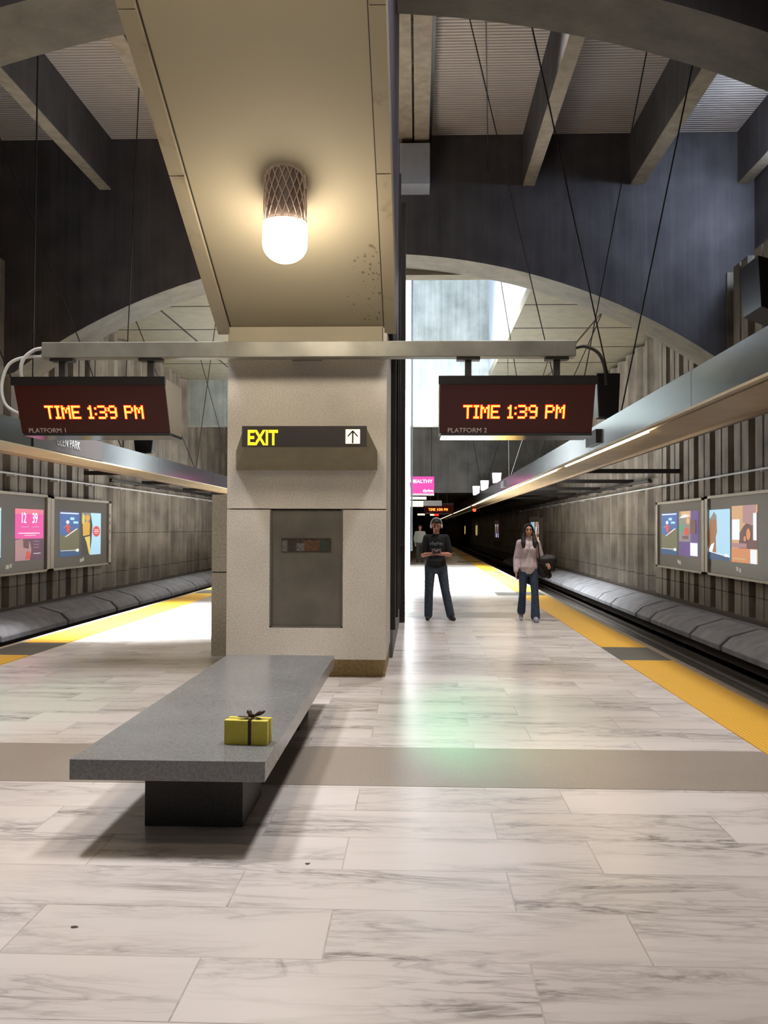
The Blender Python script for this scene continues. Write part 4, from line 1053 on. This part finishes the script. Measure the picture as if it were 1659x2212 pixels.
b = MB(); shoe(b, aL, (-.155, -.15, 0)); fuse(b, 'shoe', 'shoe', mn, .008); b = MB(); shoe(b, aR, (.31, -.14, 0)); fuse(b, 'shoe', 'shoe', mn, .008)
b = MB(); R = Matrix.Rotation(.42, 3, 'X'); ell(b, P(0, .03, .055), (.086, .094, .084), rot=R); ell(b, P(0, -.045, .098), (.062, .040, .026), rot=R); ell(b, P(0, .06, .0), (.074, .07, .075), rot=R)
fuse(b, 'hair', 'hair', mn, .008)
b = MB(); ell(b, P(-.092, .005, -.01), (.020, .032, .042), rot=R); ell(b, P(.092, .005, -.01), (.020, .032, .042), rot=R)
b.tube([P(-.10 * math.cos(a_), .005, .02 + .125 * math.sin(a_)) for a_ in [PI * k / 12 for k in range(13)]], .008, 6)
o = b.build('headphones', 'whitep', mn, smooth=True); o.location = (0, 0, 0)
ph = tag(MB().box(-.068, .068, -.006, .006, -.036, .036).build('smartphone', 'tee', bevel=.004), 'dark smartphone held in both hands by the man in black', 'phone')
ph.location = (.33, 16.32 - .325, 1.205); ph.rotation_euler = (-.7, 0, 0)

# --- woman walking forward, dark coat over her left arm
wo = thing('person', (1.93, 16.2, 0), 'woman with long dark hair in a mauve jacket and blue jeans walking forward', 'person')
hL, hR = (-.085, .01, .90), (.085, -.01, .90)
kL, kR = (-.10, .00, .49), (.105, -.06, .49)
aL, aR = (-.105, .16, .135), (.105, -.10, .09)
sL, sR = (-.15, .01, 1.36), (.15, .01, 1.36)
eL, eR = (-.205, .05, 1.08), (.225, .04, 1.10)
wL, wR = (-.220, -.04, .86), (.32, -.17, .985)
body = MB()
chain(body, [hL, kL, aL], [.078, .05, .036]); chain(body, [hR, kR, aR], [.078, .05, .036])
cap(body, (0, 0, .93), .115, (0, 0, 1.10), .095, sq=(1.15, .85)); cap(body, (0, 0, 1.1), .10, (0, 0, 1.30), .11, sq=(1.2, .82))
cap(body, (-.125, .01, 1.355), .048, (.125, .01, 1.355), .048); cap(body, (0, .01, 1.38), .045, (0, 0, 1.49), .043)
chain(body, [sL, eL, wL], [.045, .036, .024]); chain(body, [sR, eR, wR], [.045, .036, .024])
P = head(body, (0, -.01, 1.575), 0, .94)
hand(body, wL, (-.02, -.12, -1), (.2, -1, -.1), (.5, .2, -.6), .9); hand(body, wR, (.2, -.9, -.25), (-.6, 0, 1), (-.7, 0, -.5), .9)
fuse(body, 'body', 'skin2', wo, .008)
eyes(P, wo)
jk = MB()
cap(jk, (0, 0, .88), .10, (0, 0, .94), .142, sq=(1.22, .98)); cap(jk, (0, 0, .93), .142, (0, 0, 1.10), .118, sq=(1.22, .94)); cap(jk, (0, 0, 1.1), .122, (0, 0, 1.29), .128, sq=(1.25, .88)); cap(jk, (-.13, .01, 1.36), .062, (.13, .01, 1.36), .062)
ell(jk, (-.065, -.09, 1.245), (.065, .05, .06)); ell(jk, (.065, -.09, 1.245), (.065, .05, .06)); cap(jk, (0, 0, 1.40), .066, (0, 0, 1.435), .058)
chain(jk, [sL, eL, Vector(wL) + Vector((0, .0, .02))], [.062, .056, .045]); chain(jk, [sR, eR, Vector(wR) + Vector((-.005, .03, .01))], [.062, .056, .042])
jo = fuse(jk, 'jacket', 'jacket', wo, .009)
z_ = MB(); z_.tube([(0, -.152, 1.36), (0, -.142, 1.28), (0, -.125, 1.1), (0, -.135, .92)], .005, 5); o = z_.build('zip', 'grey', jo); o.location = (0, 0, 0)
tr = MB(); cap(tr, (-.035, 0, .88), .108, (.035, 0, .88), .108, sq=(1, .95))
chain(tr, [hL, kL, (aL[0], aL[1], .16)], [.09, .062, .075]); chain(tr, [hR, kR, (aR[0] + .005, aR[1] + .01, .09)], [.09, .064, .082])
fuse(tr, 'jeans', 'jeansd', wo, .009)
b = MB(); shoe(b, (.105, -.11, 0), (.115, -.25, 0), .042); fuse(b, 'shoe', 'shoel', wo, .008)
b = MB(); cap(b, (-.105, .17, .13), .040, (-.115, .11, .055), .040); cap(b, (-.115, .11, .052), .036, (-.118, .05, .032), .030); fuse(b, 'shoe', 'shoel', wo, .008)
b = MB(); ell(b, P(0, .03, .035), (.086, .098, .092)); ell(b, P(0, .065, -.04), (.078, .06, .11))
for s_ in (-1, 1):
    chain(b, [P(s_ * .070, .0, .05), P(s_ * .090, .0, -.04), P(s_ * .098, -.035, -.13), P(s_ * .105, -.085, -.23), P(s_ * (.10), -.11, -.30)], [.024, .028, .036, .042, .026])
chain(b, [P(-.03, -.055, .108), P(-.066, -.035, .05)], [.02, .018]); chain(b, [P(.02, -.055, .108), P(.066, -.035, .05)], [.02, .018])
fuse(b, 'hair', 'hair', wo, .008)
ct = MB()
cap(ct, (.22, -.10, 1.06), .075, (.40, -.12, 1.07), .085); cap(ct, (.24, -.06, 1.02), .08, (.30, -.04, .90), .085); cap(ct, (.26, -.05, .92), .085, (.34, -.04, .80), .06)
cap(ct, (.40, -.08, 1.05), .075, (.41, -.05, .92), .05); cap(ct, (.20, -.08, .95), .06, (.25, -.07, .82), .07); ell(ct, (.34, -.07, 1.13), (.12, .08, .035)); cap(ct, (.30, -.05, .82), .05, (.24, -.05, .78), .03)
co = bpy.data.objects.new('coat_anchor', None); bpy.data.objects.remove(co)
coat = fuse(ct, 'folded_coat', 'coat', None, .010, 1); coat.location = wo.location
tag(coat, 'black coat draped over the left arm of the woman in mauve', 'coat')
hb = MB(); hb.tube([(.125, -.02, 1.43), (.155, -.09, 1.36), (.165, -.13, 1.2), (.19, -.12, 1.0)], .012, 6); o = hb.build('shoulder_strap', 'coat', wo); o.location = (0, 0, 0)

# --- distant person half hidden behind the man
dp = thing('person', (.12, 44, 0), 'distant person in a pale shirt half hidden behind the man in black', 'person')
body = MB()
for s_ in (-1, 1):
    chain(body, [(s_ * .09, 0, .92), (s_ * .11, 0, .5), (s_ * .12, 0, .08)], [.08, .055, .04]); chain(body, [(s_ * .19, 0, 1.42), (s_ * .26, .03, 1.13), (s_ * .22, -.10, .90)], [.055, .045, .03]); hand(body, (s_ * .22, -.1, .90), (0, -.2, -1), (-s_, -.3, 0), (-s_, 0, -.5))
cap(body, (0, 0, .95), .125, (0, 0, 1.36), .14, sq=(1.25, .8)); cap(body, (0, 0, 1.4), .05, (0, 0, 1.55), .05); P = head(body, (0, -.01, 1.65))
fuse(body, 'body', 'skin', dp, .014); eyes(P, dp)
b = MB(); cap(b, (0, 0, .95), .14, (0, 0, 1.36), .15, sq=(1.3, .85)); cap(b, (-.15, 0, 1.42), .07, (.15, 0, 1.42), .07)
for s_ in (-1, 1): chain(b, [(s_ * .19, 0, 1.42), (s_ * .26, .03, 1.13), (s_ * .225, -.08, .94)], [.07, .06, .045])
fuse(b, 'shirt', 'pale', dp, .014)
b = MB(); cap(b, (-.04, 0, .92), .12, (.04, 0, .92), .12)
for s_ in (-1, 1): chain(b, [(s_ * .09, 0, .92), (s_ * .11, 0, .5), (s_ * .12, 0, .08)], [.095, .07, .065])
fuse(b, 'trousers', 'trouser', dp, .014)
for s_ in (-1, 1): b = MB(); shoe(b, (s_ * .12, 0, 0), (s_ * .13, -.16, 0)); fuse(b, 'shoe', 'shoe', dp, .012)
b = MB(); ell(b, P(0, .03, .055), (.084, .094, .08)); fuse(b, 'hair', 'hair', dp, .012)
